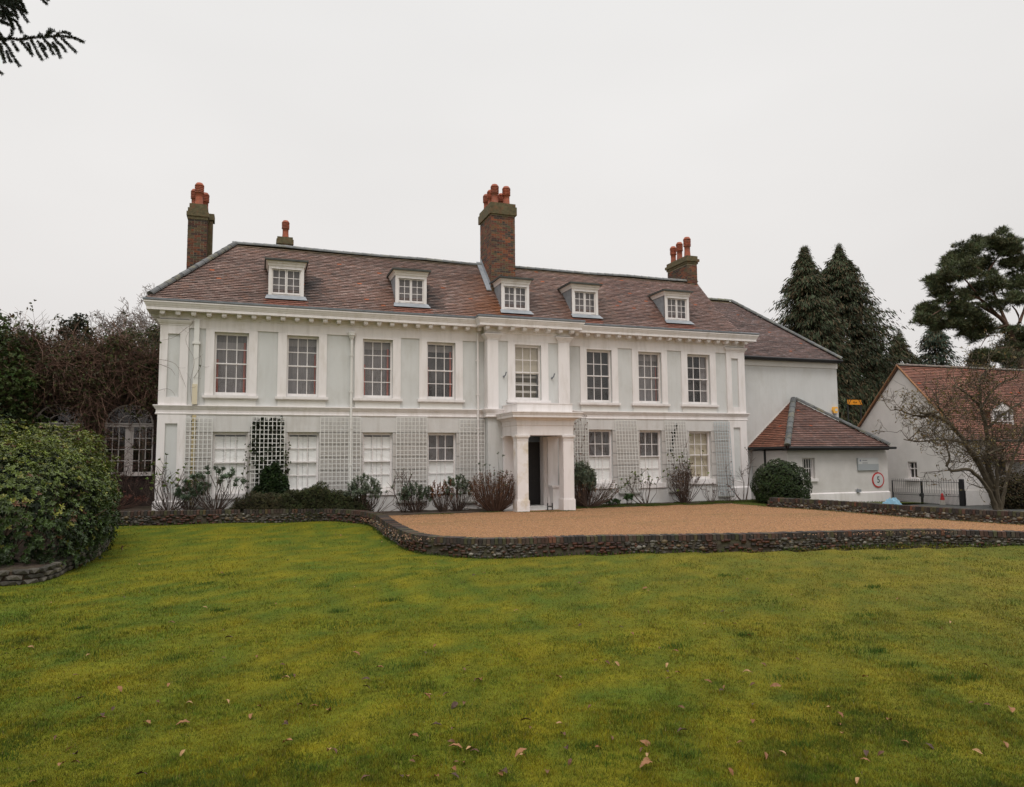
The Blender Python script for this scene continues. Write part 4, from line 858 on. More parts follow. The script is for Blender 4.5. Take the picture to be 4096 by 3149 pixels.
# beds
def bed_z(x, y): return .28 if x < 1.8 else (.28-.25*min((x-1.8)/2.2, 1))
mb = MB(); xs = np.arange(-14, 8.6, .2)
def yf(x): return -1.28 if x < 2.3 else -1.28-.5*min((x-2.3)/1.2, 1)
V = []
for x in xs:
    yb = 3.1 if x < -3.0 else .1
    for k in range(5): y = yf(x)+(yb-yf(x))*k/4; V.append((x, y, bed_z(x, y)+.03*fbm(x*3, y*3)+(-.02 if k == 0 else .0)))
mb.add(V, [(i*5+k, i*5+5+k, i*5+6+k, i*5+1+k) for i in range(len(xs)-1) for k in range(4)])
tag(mb.build('flower_bed', M_SOIL, None, True), kind='structure')
mb = MB(); xs = np.arange(10.95, 20.9, .2); V = []
for x in xs:
    y0 = -1.45+.08*math.sin(x*1.3)+(.25 if x > 18 else 0)
    for k in range(4): V.append((x, y0+(.12-y0)*k/3, .03*(k > 0)+.03*fbm(x*3, k)))
mb.add(V, [(i*4+k, i*4+4+k, i*4+5+k, i*4+1+k) for i in range(len(xs)-1) for k in range(3)]); tag(mb.build('flower_bed', M_SOIL, None, True), kind='structure')
mb = MB(); mb.poly([(18.0, -1.6, .02), (18.2, -3.3, .02), (21.5, -3.4, -.02), (27.0, -3.0, -.12), (26.8, -1.2, -.2), (21, -1.2, -.05), (20.3, .8, .03), (20.0, -.1, .03)]); tag(mb.build('verge', M_LAWN), kind='structure')
mb.f  # grass colour for the verge
for o in bpy.data.objects:
    if o.name == 'verge': o.data.color_attributes['Col'].data.foreach_set('color', np.tile([.07, .085, .016, 1], len(o.data.loops)).astype(np.float32))

# ------------------------------------------------------------------ grass
def grass(name, X, Y, Z, h, wd, cols, m=M_GRASS):
    n = len(X); a = rng.uniform(0, 2*PI, n); lean = rng.uniform(0, .7, n)*h; la = rng.uniform(0, 2*PI, n)
    v = np.empty((n, 3, 3)); v[:, 0] = np.stack([X-np.cos(a)*wd/2, Y-np.sin(a)*wd/2, Z], 1); v[:, 1] = np.stack([X+np.cos(a)*wd/2, Y+np.sin(a)*wd/2, Z], 1)
    v[:, 2] = np.stack([X+np.cos(la)*lean, Y+np.sin(la)*lean, Z+h], 1)
    mb = MB(); mb.add(v.reshape(-1, 3), np.arange(3*n).reshape(n, 3), cols); return mb.build(name, m)
# sample the lawn in view, denser near the camera
def in_bed(x, y): return False
NG = 460000
px = rng.uniform(-60, 4156, NG*2); t = rng.uniform(0, 1, NG*2)**.85; py = 2085+(3230-2085)*t
D = CF[None]+((px-2048)/F_PX)[:, None]*CR-((py-1574.5)/F_PX)[:, None]*CU
k = (-.32-CAM[2])/D[:, 2]; GX = CAM[0]+D[:, 0]*k; GY = CAM[1]+D[:, 1]*k
# keep only the lawn side of the retaining wall
wx, wy = PW[:, 0], PW[:, 1]
keep = np.ones(len(GX), bool)
ylim = np.interp(GX, np.r_[-14, 2.2, wx[(wx > 3.6) & (wy < -7)]], np.r_[-1.6, -1.6, wy[(wx > 3.6) & (wy < -7)]])
mid = (GX > 2.2) & (GX < 3.75); ylim[mid] = np.interp(GX[mid], [2.2, 3.0, 3.5, 3.75], [-1.6, -2.2, -3.4, -8.6])
keep &= GY < ylim-.03
EDGE_B = np.array([(-30, -10.8), (-4.3, -10.8), (-3.64, -10.76), (-3.5, -9.4), (-3.36, -7.9), (-3.5, -5.3), (-4.2, -1.5)])
keep &= ~((GX < np.interp(GY, [-10.9, -10.7, -9.4, -7.9, -5.3, -1.5], [-9, -3.7, -3.55, -3.4, -3.5, -4.2])) & (GY > -10.75))
GX, GY = GX[keep][:NG], GY[keep][:NG]
dist = np.hypot(GX-CAM[0], GY-CAM[1])
# bilinear lawn heights through a coarse table
gx, gy = np.arange(-16, 26, .5), np.arange(-24, 0, .5); HT = np.array([[height_lawn(a, b) for b in gy] for a in gx])
ix = np.clip((GX+16)/.5, 0, len(gx)-2); iy = np.clip((GY+24)/.5, 0, len(gy)-2); i0, j0 = ix.astype(int), iy.astype(int); fx, fy = ix-i0, iy-j0
GZ = HT[i0, j0]*(1-fx)*(1-fy)+HT[i0+1, j0]*fx*(1-fy)+HT[i0, j0+1]*(1-fx)*fy+HT[i0+1, j0+1]*fx*fy
GP = np.stack([GX, GY], 1); base = np.array([lawn_col(a, b) for a, b in zip(GX, GY)])
tuft = .7*vnoise(GP, 1.4, 3)+.9*vnoise(GP, 4.2, 5)+.5*vnoise(GP, 9., 6); GZ = GZ+.006*np.maximum(vnoise(GP, 6., 7), 0)
gh = np.clip(.016+.009*np.maximum(tuft, -.6)+rng.uniform(-.006, .012, len(GX)), .010, .055)*(1+dist*.03)
dark = np.clip(.55*(tuft-.75), 0, .7)[:, None]
base = base*(1-dark)+np.array((.030, .066, .014))*dark; bare_ = np.clip(vnoise(GP, 5.1, 11)-1.0, 0, .8)[:, None]; base = base*(1-bare_)+np.array((.10, .075, .03))*bare_
base = base*rng.uniform(.5, 1.6, (len(GX), 1))*(1+rng.uniform(-.15, .15, (len(GX), 3)))
dry = rng.random(len(GX)) < .035; base[dry] = np.array((.22, .18, .07))*rng.uniform(.5, 1.1, (dry.sum(), 1))
tag(grass('grass', GX, GY, GZ-.006, gh, .0028+.0006*dist, base), kind='stuff')
# taller dark tufts breaking the lawn
TC = [tuple(onZ(x, y, -.33)[:2]) for x, y in ((1560,2398),(1540,2490),(1120,2710),(1310,2820),(1180,2790),(1660,2850),(1900,3000),(2040,3010),(2350,3060),(1860,2860),(2620,2960),(3300,2800),(3620,2950),(700,2640),(330,2520),(2900,2300),(2200,2340),(3500,2350),(900,2300),(400,2800))]
while len(TC) < 62:
    q = rng.integers(0, len(GX)); TC.append((GX[q], GY[q]))
TXY = np.vstack([np.array(c)+rng.normal(0, 1, (150, 2))*rng.uniform(.04, .13)*np.array((1.5, 1)) for c in TC]); okt = np.array([not (p[0] < -3.2 and p[1] > -11) and not (p[0] > 3 and p[1] > -10.6-.3*max(p[0]-5, 0)) and p[1] < -2 for p in TXY]); TXY = TXY[okt]
tz = np.array([height_lawn(p, q) for p, q in TXY]); tdist = np.hypot(TXY[:, 0]-CAM[0], TXY[:, 1]-CAM[1])
tag(grass('grass_tufts', TXY[:, 0], TXY[:, 1], tz-.005, rng.uniform(.025, .06, len(tz)), .003+.0006*tdist, jit((.052, .095, .014), len(tz), .5, .15)), kind='stuff')
# rough grass and moss in the bed right of the porch and along walls
n = 26000; X = rng.uniform(11.2, 20.6, n); Y = -1.42+rng.uniform(0, 1, n)**1.6*1.4; ok = vnoise(np.stack([X, Y], 1), 1.2, 8) > -.25; X, Y = X[ok], Y[ok]
n2 = 9000; X2 = rng.uniform(18.2, 26.5, n2); Y2 = rng.uniform(-3.2, -1.35, n2); X = np.r_[X, X2]; Y = np.r_[Y, Y2]
n3 = 5000; s3_ = rng.uniform(0, 1, n3); j = (s3_*(len(PU)-2)).astype(int); X = np.r_[X, PU[j, 0]-rng.uniform(.0, .45, n3)]; Y = np.r_[Y, PU[j, 1]+rng.uniform(-.1, .1, n3)]
n4 = 16000; t4 = rng.uniform(0, 1, n4); X4 = 3.4+t4*15; Y4 = np.where(X4 < 8.4, -1.75, np.where(X4 < 11, -2.3, -1.45))-rng.exponential(.16, n4); k4 = vnoise(np.stack([X4, Y4], 1), 1.5, 9) > -.1; X = np.r_[X, X4[k4]]; Y = np.r_[Y, Y4[k4]]
jw = rng.integers(8, len(PW)-8, 14000); Tw = np.gradient(PW, axis=0)[jw]; Tw /= np.linalg.norm(Tw[:, :2], axis=1)[:, None]; ow = np.abs(rng.normal(0, .05, len(jw)))+.01; kw = vnoise(PW[jw, :2], 2.5, 12) > -.35
XW, YW = (PW[jw, 0]+Tw[:, 1]*ow)[kw], (PW[jw, 1]-Tw[:, 0]*ow)[kw]; ZW = np.array([height_lawn(p, q) for p, q in zip(XW, YW)])
tag(grass('grass_tufts', XW, YW, ZW-.01, rng.uniform(.03, .11, len(XW)), .010, jit((.055, .090, .016), len(XW), .5, .2)), kind='stuff')
Z = np.where(X > 20.8, -.05-.02*(X-20.8), .02)
tag(grass('rough_grass', X, Y, Z, rng.uniform(.01, .07, len(X))*np.where(Y < -1.6, .35, 1), .012, jit((.065, .085, .018), len(X), .5, .2)), kind='stuff')

# fallen leaves, each an object of its own
LV = []
for k in range(6):
    mb = MB(); L_ = random.uniform(.075, .125); W_ = L_*random.uniform(.34, .5); n = 7
    pts = []
    for i in range(n):
        t = i/(n-1); wd = W_/2*math.sin(PI*min(max(t, .03), .97))**.8; cz = .25*L_*math.sin(PI*t)*random.uniform(.3, .6)
        pts += [(t*L_, -wd, cz+wd*random.uniform(.3, .7)), (t*L_, 0, cz), (t*L_, wd, cz+wd*random.uniform(.3, .9))]
    mb.add(pts, [(i*3+j, i*3+3+j, i*3+4+j, i*3+1+j) for i in range(n-1) for j in range(2)], np.array([(.22,.10,.035),(.33,.19,.085),(.09,.035,.015),(.17,.065,.02),(.055,.025,.013),(.12,.05,.02)][k]))
    LV.append(mb)
LP = [(600,2905),(740,3010),(1210,2830),(1240,2835),(1130,2910),(1150,2895),(1310,2850),(1700,2800),(1770,2795),(1720,2805),(1830,2820),(1855,2830),(1130,2985),(1310,3020),(1325,3005),(1640,2960),(1720,2915),(1790,2980),(1850,3010),(1865,3015),(1880,3020),(1810,3090),(2080,2900),(2120,2930),(2060,3050),(2100,3048),(2260,2960),(2380,3010),(2260,3010),(2450,2980),(2560,2985),(2600,3040),(1920,2725),(1925,2730),(1480,2725),(1860,2690),(1440,2630),(1160,2720),(1170,2705),(1030,2630),(900,2560),(1540,2650),(1500,2680),(2460,2655),(2440,2665),(2700,2700),(2710,2950),(2740,2850),(3080,2760),(2970,2700),(3000,2755),(3550,2900),(3700,3000),(3960,2680),(4050,2870),(110,2600),(90,2610),(420,2280),(440,2290),(700,2500),(760,2900),(300,3000),(1480,3120),(1740,3130),(2000,3110),(2190,3120),(2560,3100),(830,2440),(2640,2600),(2690,2610),(1150,2250),(1340,2145),(1362,2148),(1528,2168),(1610,2250),(1740,2250),(1890,2300),(2310,2330),(2590,2350),(3400,2232),(3250,2220),(3050,2215),(2900,2450),(3300,2500),(3600,2400),(3800,2500),(3200,2650),(3450,2720),(500,2400),(950,2350),(1100,2420)]
while len(LP) < 190: LP.append((random.uniform(50, 4050), 2250+900*random.random()**.7))
for i, (x, y) in enumerate(LP):
    p = onZ(x, y, -.32); p[2] = height_lawn(p[0], p[1])+.030
    if p[1] > -2 or (p[0] < -3.3 and p[1] > -10.9) or (p[0] > 3.3 and p[1] > -9.6-.36*max(p[0]-4.5, 0)): continue
    k = i % 6
    if i < 6: o = LV[k].build('fallen_leaf', M_DRY); LV[k] = o
    else: o = LV[k].copy() if not isinstance(LV[k], MB) else LV[k].build('fallen_leaf', M_DRY); COL.objects.link(o) if o.name not in COL.objects else None
    if isinstance(LV[k], MB): LV[k] = o
    o.name = 'fallen_leaf'; o.location = p; o.rotation_euler = (random.uniform(-.5, .5), random.uniform(-.5, .5), random.uniform(0, 6.28)); s_ = random.uniform(.7, 1.15)*(1 if i < 80 else .75); o.scale = (s_, s_, s_)
    tag(o, 'small curled brown dead leaf lying on the mossy lawn', 'leaf', 'dead leaves scattered over the lawn')

# ================================================================== plants
def rosettes(mb, C_, Nn, nl, L, W, col, droop=.25, cone=1.15, fold=True):
    """whorls of elongated leaves at points C_ facing Nn"""
    n = len(C_); C2 = np.repeat(C_, nl, 0); N2 = np.repeat(Nn, nl, 0); N2 /= np.linalg.norm(N2, axis=1)[:, None]+1e-9
    a = np.cross(N2, np.array([.31, .17, .93])); a /= np.linalg.norm(a, axis=1)[:, None]+1e-9; b = np.cross(N2, a)
    th = np.tile(np.arange(nl)*2*PI/nl, n)+np.repeat(rng.uniform(0, 6.28, n), nl)+rng.uniform(-.3, .3, n*nl)
    c = cone*rng.uniform(.5, 1.15, n*nl)
    ax = N2*np.cos(c)[:, None]+(a*np.cos(th)[:, None]+b*np.sin(th)[:, None])*np.sin(c)[:, None]; ax[:, 2] -= droop*rng.uniform(.3, 1, n*nl)
    up = N2*.8+rng.normal(0, .25, (n*nl, 3))
    cc = np.repeat(col, nl, 0) if np.ndim(col) > 1 else np.repeat(np.array(col)[None], n*nl, 0)
    cc = cc*rng.uniform(.75, 1.25, (n*nl, 1))
    Ls = L*rng.uniform(.7, 1.2, n*nl); ax /= np.linalg.norm(ax, axis=1)[:, None]
    B = np.cross(ax, up); B /= np.linalg.norm(B, axis=1)[:, None]+1e-9; Nr = np.cross(B, ax)
    w2 = (W*rng.uniform(.8, 1.2, n*nl))[:, None]/2; l_ = Ls[:, None]
    base, tip = C2, C2+ax*l_-np.array((0, 0, 1))*l_*.12; m1, m2 = C2+ax*l_*.35, C2+ax*l_*.72
    v = np.stack([base, m1+B*w2+Nr*w2*.3, m2+B*w2*.95+Nr*w2*.3, tip, m2-B*w2*.95+Nr*w2*.3, m1-B*w2+Nr*w2*.3, m1, m2], 1).reshape(-1, 3)
    o = np.arange(n*nl)[:, None]*8
    mb.add(v, (o+np.array([[0, 1, 6]])), cc); mb.add(np.zeros((0, 3)), np.zeros((0, 4), int)) if False else None
    k = mb.n-len(v)
    mb.f.setdefault(4, []).append((o+k+np.array([[1, 2, 7, 6]]), cc)); mb.f[4].append((o+k+np.array([[6, 7, 4, 5]]), cc*.92))
    mb.f.setdefault(3, []).append((o+k+np.array([[0, 6, 5]]), cc)); mb.f[3].append((o+k+np.array([[2, 3, 7]]), cc)); mb.f[3].append((o+k+np.array([[7, 3, 4]]), cc))
def blob_points(E, n, depth=.12, seed=1, lump=.13):
    """points scattered near the surface of a union of ellipsoids, with outward normals"""
    r = np.random.default_rng(seed); E = np.asarray(E, float); area = np.array([(e[3]*e[4]+e[4]*e[5]+e[3]*e[5]) for e in E]); P, Q = [], []
    while sum(map(len, P)) < n:
        k = r.choice(len(E), 4000, p=area/area.sum()); d = r.normal(size=(4000, 3)); d /= np.linalg.norm(d, axis=1)[:, None]
        c, a = E[k, :3], E[k, 3:6]; f = 1-depth*r.random(4000)**1.3
        f = f*(1+lump*vnoise(d*a, 1.6, seed)+lump*.5*vnoise(d*a, 4., seed+1)); p = c+d*a*f[:, None]; nn = d/a; nn /= np.linalg.norm(nn, axis=1)[:, None]
        ins = np.zeros(4000, bool)
        for j in range(len(E)): ins |= (k != j) & ((((p-E[j, :3])/E[j, 3:6])**2).sum(1) < .78)
        P.append(p[~ins]); Q.append(nn[~ins])
    return np.vstack(P)[:n], np.vstack(Q)[:n]
# rhododendron bank
rh = thing('rhododendron', 'large glossy green rhododendron filling the left foreground above a stone edging', 'shrub', (-5.6, -8, -.2)); o0 = np.array((-5.6, -8, -.2))
E = np.array([(-6.3,-7.4,.55,3.1,3.4,2.25), (-4.8,-8.3,.75,1.75,2.3,1.5), (-4.55,-5.8,.85,1.25,2.2,1.85), (-4.1,-7.2,.75,.95,1.6,1.15), (-7.6,-8.6,.6,2.6,2.4,2.0), (-4.7,-9.2,.2,1.35,1.3,1.0), (-9,-6,.8,3,3,2.1)])
E[:, 2] += .05
P, Q = blob_points(E, 21000, .20, 3, .14); vis = (P[:, 2] > -.25)
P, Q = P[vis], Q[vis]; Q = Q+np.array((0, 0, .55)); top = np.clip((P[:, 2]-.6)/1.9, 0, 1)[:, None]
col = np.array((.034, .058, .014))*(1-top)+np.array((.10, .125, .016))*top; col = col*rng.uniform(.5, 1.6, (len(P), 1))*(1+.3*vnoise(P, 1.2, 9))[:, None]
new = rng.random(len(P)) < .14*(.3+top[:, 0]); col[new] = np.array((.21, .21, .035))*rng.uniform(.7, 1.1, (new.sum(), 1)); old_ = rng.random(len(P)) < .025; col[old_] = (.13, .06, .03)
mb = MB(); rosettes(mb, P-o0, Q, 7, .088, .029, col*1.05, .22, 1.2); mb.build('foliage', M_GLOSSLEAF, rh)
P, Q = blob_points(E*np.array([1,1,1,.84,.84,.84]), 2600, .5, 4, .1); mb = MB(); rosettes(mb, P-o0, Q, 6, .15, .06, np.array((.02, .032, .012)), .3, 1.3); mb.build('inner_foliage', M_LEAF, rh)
mb = MB()
for i in range(70):
    a = rng.uniform(0, 6.28); r_ = rng.uniform(.2, 2.3); b0 = np.array((-5.8+r_*math.cos(a)*.9, -8+r_*math.sin(a)*1.2, -.3))-o0; e_ = b0+np.array((math.cos(a)*.8, math.sin(a)*.8, rng.uniform(.8, 2.0)))
    m_ = (b0+e_)/2+rng.normal(0, .15, 3); mb.tube([b0, m_, e_], .022, 5, (.11, .075, .05), .01)
mb.build('branches', M_BARK, rh)
# stone edging of its bed
ed = [(-9, -10.9, -.02), (-4.26, -10.85, -.02), (-3.72, -10.7, -.03), (-3.53, -9.46, -.02), (-3.38, -7.94, .02), (-3.48, -5.36, .1), (-3.9, -2.6, .2), (-4.16, -1.75, .3)]
PE = smooth_path(ed, .1); se = thing('stone_edging', 'low rough stone edging curving round the foot of the rhododendron', 'edging', tuple(PE[len(PE)//2][:2])+(0,)); o1 = np.array(se.location)
mb = MB(); T = np.gradient(PE, axis=0); T /= np.linalg.norm(T, axis=1)[:, None]; Nn = np.stack([T[:, 1], -T[:, 0], 0*T[:, 0]], 1)
for row in range(3):
    i = 0
    while i < len(PE)-4:
        L_ = rng.integers(2, 5); j = min(i+L_, len(PE)-1); c = (PE[i]+PE[j])/2; zb = height_lawn(c[0], c[1]); h = max(c[2]-zb, .2)/3
        v, f = ROCKS[rng.integers(8)]; v = np.sign(v)*np.abs(v)**.55; t_, n_ = T[(i+j)//2], Nn[(i+j)//2]
        q = v[:, :1]*t_*(L_*.05)+v[:, 1:2]*n_*.10+v[:, 2:]*np.array((0, 0, 1))*h*.56
        mb.add(np.array((c[0], c[1], zb+h*(row+.45)))-o1+n_*random.uniform(-.04, .0)+q, f, np.array((.085, .075, .06))*random.uniform(.5, 1.5)); i = j
mb.build('stones', M_FLINT, se)
mb = MB(); r_ = []
for p, n_ in zip(PE-o1, Nn): r_ += [(*(p-n_*.02)[:2], -.5), (*(p-n_*.02)[:2], p[2]-.04), (*(p-n_*.5)[:2], p[2]), (*(p-n_*3.5)[:2], p[2]+.1)]
mb.add(r_, [(4*i+j, 4*i+4+j, 4*i+5+j, 4*i+1+j) for i in range(len(PE)-1) for j in range(3)]); mb.build('soil', M_SOIL, se)

# generic stemmed shrub
def shrub(x, y, z, h, sp, ns, label, leafc, cat='shrub', stemc=(.075, .05, .038), leaf=(.05, .012), lf=8, top=.45, bare=.3, r=.008, lean=(0, 0), tuft=1.0, grp=None, extra=0, curl=.12, name='shrub'):
    t = thing(name, label, cat, (x, y, z), 0, grp); mb = MB(); tips, dirs = [], []; r *= 1.25; h *= 1.05; leaf = (leaf[0]*1.25, leaf[1]*1.6); lf = int(lf*1.5) if lf > 3 else lf; ns = int(ns*1.25) if ns > 20 else ns
    for i in range(ns):
        a = rng.uniform(0, 6.28); q = math.sqrt(rng.random())*sp*1.12; hh = h*rng.uniform(.55, 1)*(1-.25*(q/sp)**2); b0 = np.array((math.cos(a)*q*.22, math.sin(a)*q*.15, 0))
        e_ = np.array((math.cos(a)*q+lean[0]*hh, math.sin(a)*q*.6+lean[1], hh)); mid = b0*.45+e_*.55+np.array((math.cos(a)*q*.12, 0, -.10*hh))+rng.normal(0, curl*.3, 3)
        pts = [b0, (b0+mid)/2+rng.normal(0, curl*.12, 3), mid, (mid+e_)/2+rng.normal(0, curl*.15, 3), e_]; c = np.array(stemc)*rng.uniform(.6, 1.5)
        mb.tube(pts, r*rng.uniform(.7, 1.2), 4, c, r*.4)
        d = e_-mid; d /= np.linalg.norm(d)
        for k in range(extra):
            s_ = rng.uniform(.35, .95); p0 = mid*(1-s_)+e_*s_; dd = d+rng.normal(0, .6, 3); dd /= np.linalg.norm(dd); e2 = p0+dd*h*rng.uniform(.08, .2); mb.tube([p0, (p0+e2)/2+rng.normal(0, .01, 3), e2], r*.5, 3, c, r*.3)
            if rng.random() > bare: tips.append(e2); dirs.append(dd)
        if rng.random() > bare:
            for k in range(lf):
                s_ = 1-top*k/max(lf, 1)*rng.uniform(.6, 1); tips.append(mid*(1-s_)+e_*s_ if s_ > 0 else e_); dirs.append(d)
    mb.build('stems', M_BARK, t)
    if tips:
        tp, dr = np.array(tips), np.array(dirs); mb = MB(); rosettes(mb, tp+rng.normal(0, .012, tp.shape), dr+rng.normal(0, .25, dr.shape), 6, leaf[0], leaf[1], jit(leafc, len(tp), .35, .1), .1, .95); mb.build('leaves', M_LEAF, t)
    return t
GG = (.16, .19, .13)                             # grey green
def base(px, Y, zoff=0): p = onY(px[0], px[1], Y); return p[0]
shrub(-2.55, -.7, .26, 1.75, .75, 26, 'tall tangled bare rose bush against the left corner pier', (.12, .16, .04), leaf=(.07, .03), lf=1, bare=.75, r=.011, extra=3, curl=.5)
shrub(-1.15, -.8, .28, 1.45, 1.0, 26, 'sprawling spurge with drooping grey-green heads under the leftmost ground window', (.13, .165, .11), leaf=(.11, .016), lf=5, top=.18, bare=.1, r=.013, curl=.3)
shrub(-1.95, -.75, .28, 1.0, .45, 22, 'low grey-green spurge at the foot of the first trellis', (.12, .16, .10), leaf=(.10, .018), lf=6, top=.4, bare=.05, r=.009)
shrub(3.55, -1.0, .05, 1.3, .62, 85, 'rounded grey-green lavender clump on brown stems under third ground window', GG, leaf=(.075, .009), lf=7, top=.38, bare=.05, r=.008)
shrub(3.95, -1.1, .03, .95, .75, 9, 'few thin outward-leaning lavender stems beside the rounded clump', GG, leaf=(.07, .009), lf=4, top=.25, bare=.4, r=.008, lean=(.55, 0))
shrub(5.35, -1.0, .03, 1.05, .55, 75, 'dark green-topped lavender bush at the foot of the plain trellis', (.10, .13, .08), leaf=(.065, .009), lf=6, top=.4, bare=.1, r=.007)
shrub(5.0, -.7, .03, 1.75, .5, 8, 'gnarled bare rose with twisted branches in front of the plain trellis', (.10, .12, .04), lf=1, bare=.9, r=.014, extra=5, curl=.5)
shrub(6.3, -1.05, .03, 1.15, .5, 60, 'rust-brown twiggy lavender below the fourth ground window', (.22, .10, .05), leaf=(.045, .009), lf=6, top=.45, bare=.35, r=.007)
shrub(6.85, -1.0, .03, 1.28, .5, 50, 'grey-green topped lavender between the rust-brown one and porch side', GG, leaf=(.075, .010), lf=7, top=.3, bare=.05, r=.008)
shrub(8.1, -1.5, .0, 1.5, .92, 260, 'big brown tuft of dry stems at the left foot of the porch', (.16, .085, .045), leaf=(.06, .008), lf=3, top=.5, bare=.45, r=.009, stemc=(.095, .055, .038))
shrub(8.05, -1.45, .0, 2.25, .6, 13, 'tall thin stems with small green heads rising left of the porch', (.11, .15, .08), leaf=(.06, .010), lf=3, top=.06, bare=.1, r=.007)
shrub(11.72, -1.0, .03, 1.72, .55, 120, 'tall grey-green lavender hugging the right side of the porch', GG, leaf=(.09, .010), lf=9, top=.45, bare=.02, r=.008)
shrub(11.95, -1.25, .03, 1.1, .9, 90, 'brown dry stems leaning outward right of the porch', (.17, .09, .05), leaf=(.05, .008), lf=2, bare=.6, r=.008, lean=(.35, 0))
shrub(13.05, -.9, .03, .8, .55, 14, 'small sparse rose seedling below the first window right of porch', (.10, .12, .05), lf=2, top=.15, bare=.6, r=.005, extra=3, curl=.3)
shrub(14.55, -.9, .03, 1.55, .85, 13, 'open bare rose with forked branches in front of the leaning trellis', (.13, .16, .05), leaf=(.06, .03), lf=2, bare=.75, r=.013, extra=5, curl=.4)
shrub(16.35, -.8, .03, 1.75, .62, 60, 'dense brown thicket of rose stems before the dark-gapped trellis', (.12, .07, .04), lf=2, bare=.7, r=.010, extra=4, curl=.3)
shrub(16.45, -.75, .03, 2.6, .75, 9, 'long arching rose canes rising past the middle right windows', (.14, .17, .05), leaf=(.07, .03), lf=3, top=.3, bare=.5, r=.010, extra=4, curl=.5)
shrub(17.55, -.9, .03, .9, .5, 22, 'low fan of thin red-brown twigs under the cream-blinded window', (.12, .07, .05), lf=1, bare=.8, r=.006, extra=2)
shrub(18.45, -.9, .03, .75, .4, 20, 'small twiggy bush at the foot of the bluish trellis', (.12, .07, .05), lf=1, bare=.8, r=.005, extra=2)
shrub(19.3, -.7, .03, 2.2, .75, 7, 'thin young tree-like rose beside the right end pier', (.10, .08, .04), lf=1, bare=.85, r=.012, extra=6, curl=.3)
shrub(12.9, -1.1, .03, .28, .35, 40, 'low green cushion plant in the bed right of the porch', (.05, .09, .03), leaf=(.05, .012), lf=4, bare=0, r=.004)
shrub(13.75, -.95, .03, .5, .2, 16, 'small leafy green plant beside the leaning trellis base', (.07, .12, .05), leaf=(.08, .02), lf=4, bare=0, r=.005)
# spreading junipers
def mound(name, label, E, n, c, L=.07, W=.02, cat='shrub', nl=5, depth=.3, up=.6, m=None, cone=.8):
    E = np.asarray(E, float); o0 = np.array((E[0][0], E[0][1], E[0][2]-E[0][5]*.3)); t = thing(name, label, cat, tuple(o0))
    P, Q = blob_points(E, n, depth, int(abs(E[0][0]*10))+2, .14 if name == 'round_bush' else .24); k = P[:, 2] > o0[2]-.3; P, Q = P[k], Q[k]; mb = MB()
    cc = jit(c, len(P), .45, .15)*(1+.25*vnoise(P, 2.2, 6))[:, None]
    rosettes(mb, P-o0, Q+np.array((0, 0, up)), nl, L, W, cc, .05, cone); mb.build('foliage', m or M_LEAF, t)
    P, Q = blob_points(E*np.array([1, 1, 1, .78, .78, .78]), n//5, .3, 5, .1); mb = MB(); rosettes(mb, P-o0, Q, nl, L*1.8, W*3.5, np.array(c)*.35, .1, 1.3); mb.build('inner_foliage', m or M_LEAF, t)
    return t
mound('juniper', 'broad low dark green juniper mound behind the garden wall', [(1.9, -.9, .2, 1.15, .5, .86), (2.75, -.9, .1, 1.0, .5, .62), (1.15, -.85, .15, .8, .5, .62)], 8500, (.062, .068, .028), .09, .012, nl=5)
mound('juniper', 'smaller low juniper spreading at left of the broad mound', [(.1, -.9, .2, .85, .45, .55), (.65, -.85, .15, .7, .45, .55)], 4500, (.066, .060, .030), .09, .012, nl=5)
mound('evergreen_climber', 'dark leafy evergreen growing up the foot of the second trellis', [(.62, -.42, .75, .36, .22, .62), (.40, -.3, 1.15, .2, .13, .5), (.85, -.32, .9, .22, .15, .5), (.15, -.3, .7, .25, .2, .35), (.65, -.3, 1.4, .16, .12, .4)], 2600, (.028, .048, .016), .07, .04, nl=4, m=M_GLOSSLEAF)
mound('round_bush', 'clipped round dark evergreen bush in front of the lodge', [(19.85, -2.3, .72, 1.12, 1.0, 1.02), (19.85, -2.3, .3, 1.0, .9, .6)], 9000, (.040, .062, .018), .045, .022, nl=5, depth=.14, up=.2, m=M_GLOSSLEAF, cone=1.1)
# climbing ivy behind the dark trellis
def climber(name, label, pts, nst, nl, leafc, stemc=(.08, .055, .04), L=.05, W=.04, r=.006, spread=.06, twig=.25, y=-.05, density=1.):
    """stems following polylines on a wall, with side twigs and leaves"""
    P0 = np.array(pts[0][0]); t = thing(name, label, 'climber', tuple(P0)); mb = MB(); LP_, LD = [], []
    for line in pts:
        A = np.array(line, float)-P0
        for k in range(nst):
            Q = A+rng.normal(0, spread, A.shape)*np.array((1, .25, 1)); Q = smooth_path(Q, .12) if len(Q) > 1 else Q
            mb.tube(Q, r*rng.uniform(.6, 1.2), 4, np.array(stemc)*rng.uniform(.6, 1.5), r*.4)
            for q in Q[::2]:
                if rng.random() < density:
                    d = rng.normal(0, 1, 3)*np.array((1, .35, .8)); d /= np.linalg.norm(d); e_ = q+d*twig*rng.uniform(.4, 1.2); mb.tube([q, (q+e_)/2+rng.normal(0, twig*.08, 3), e_], r*.4, 3, np.array(stemc)*rng.uniform(.7, 1.5), r*.25); LP_.append(e_); LD.append(d)
                LP_.append(q+rng.normal(0, .03, 3)); LD.append(np.array((0, -1, .3)))
    mb.build('stems', M_BARK, t)
    LP_, LD = np.array(LP_), np.array(LD); k = rng.random(len(LP_)) < nl
    if k.sum(): mb = MB(); rosettes(mb, LP_[k], LD[k]+np.array((0, -.4, 0)), 4, L, W, jit(leafc, k.sum(), .4, .15), .1, 1.2); mb.build('leaves', M_LEAF, t)
    return t
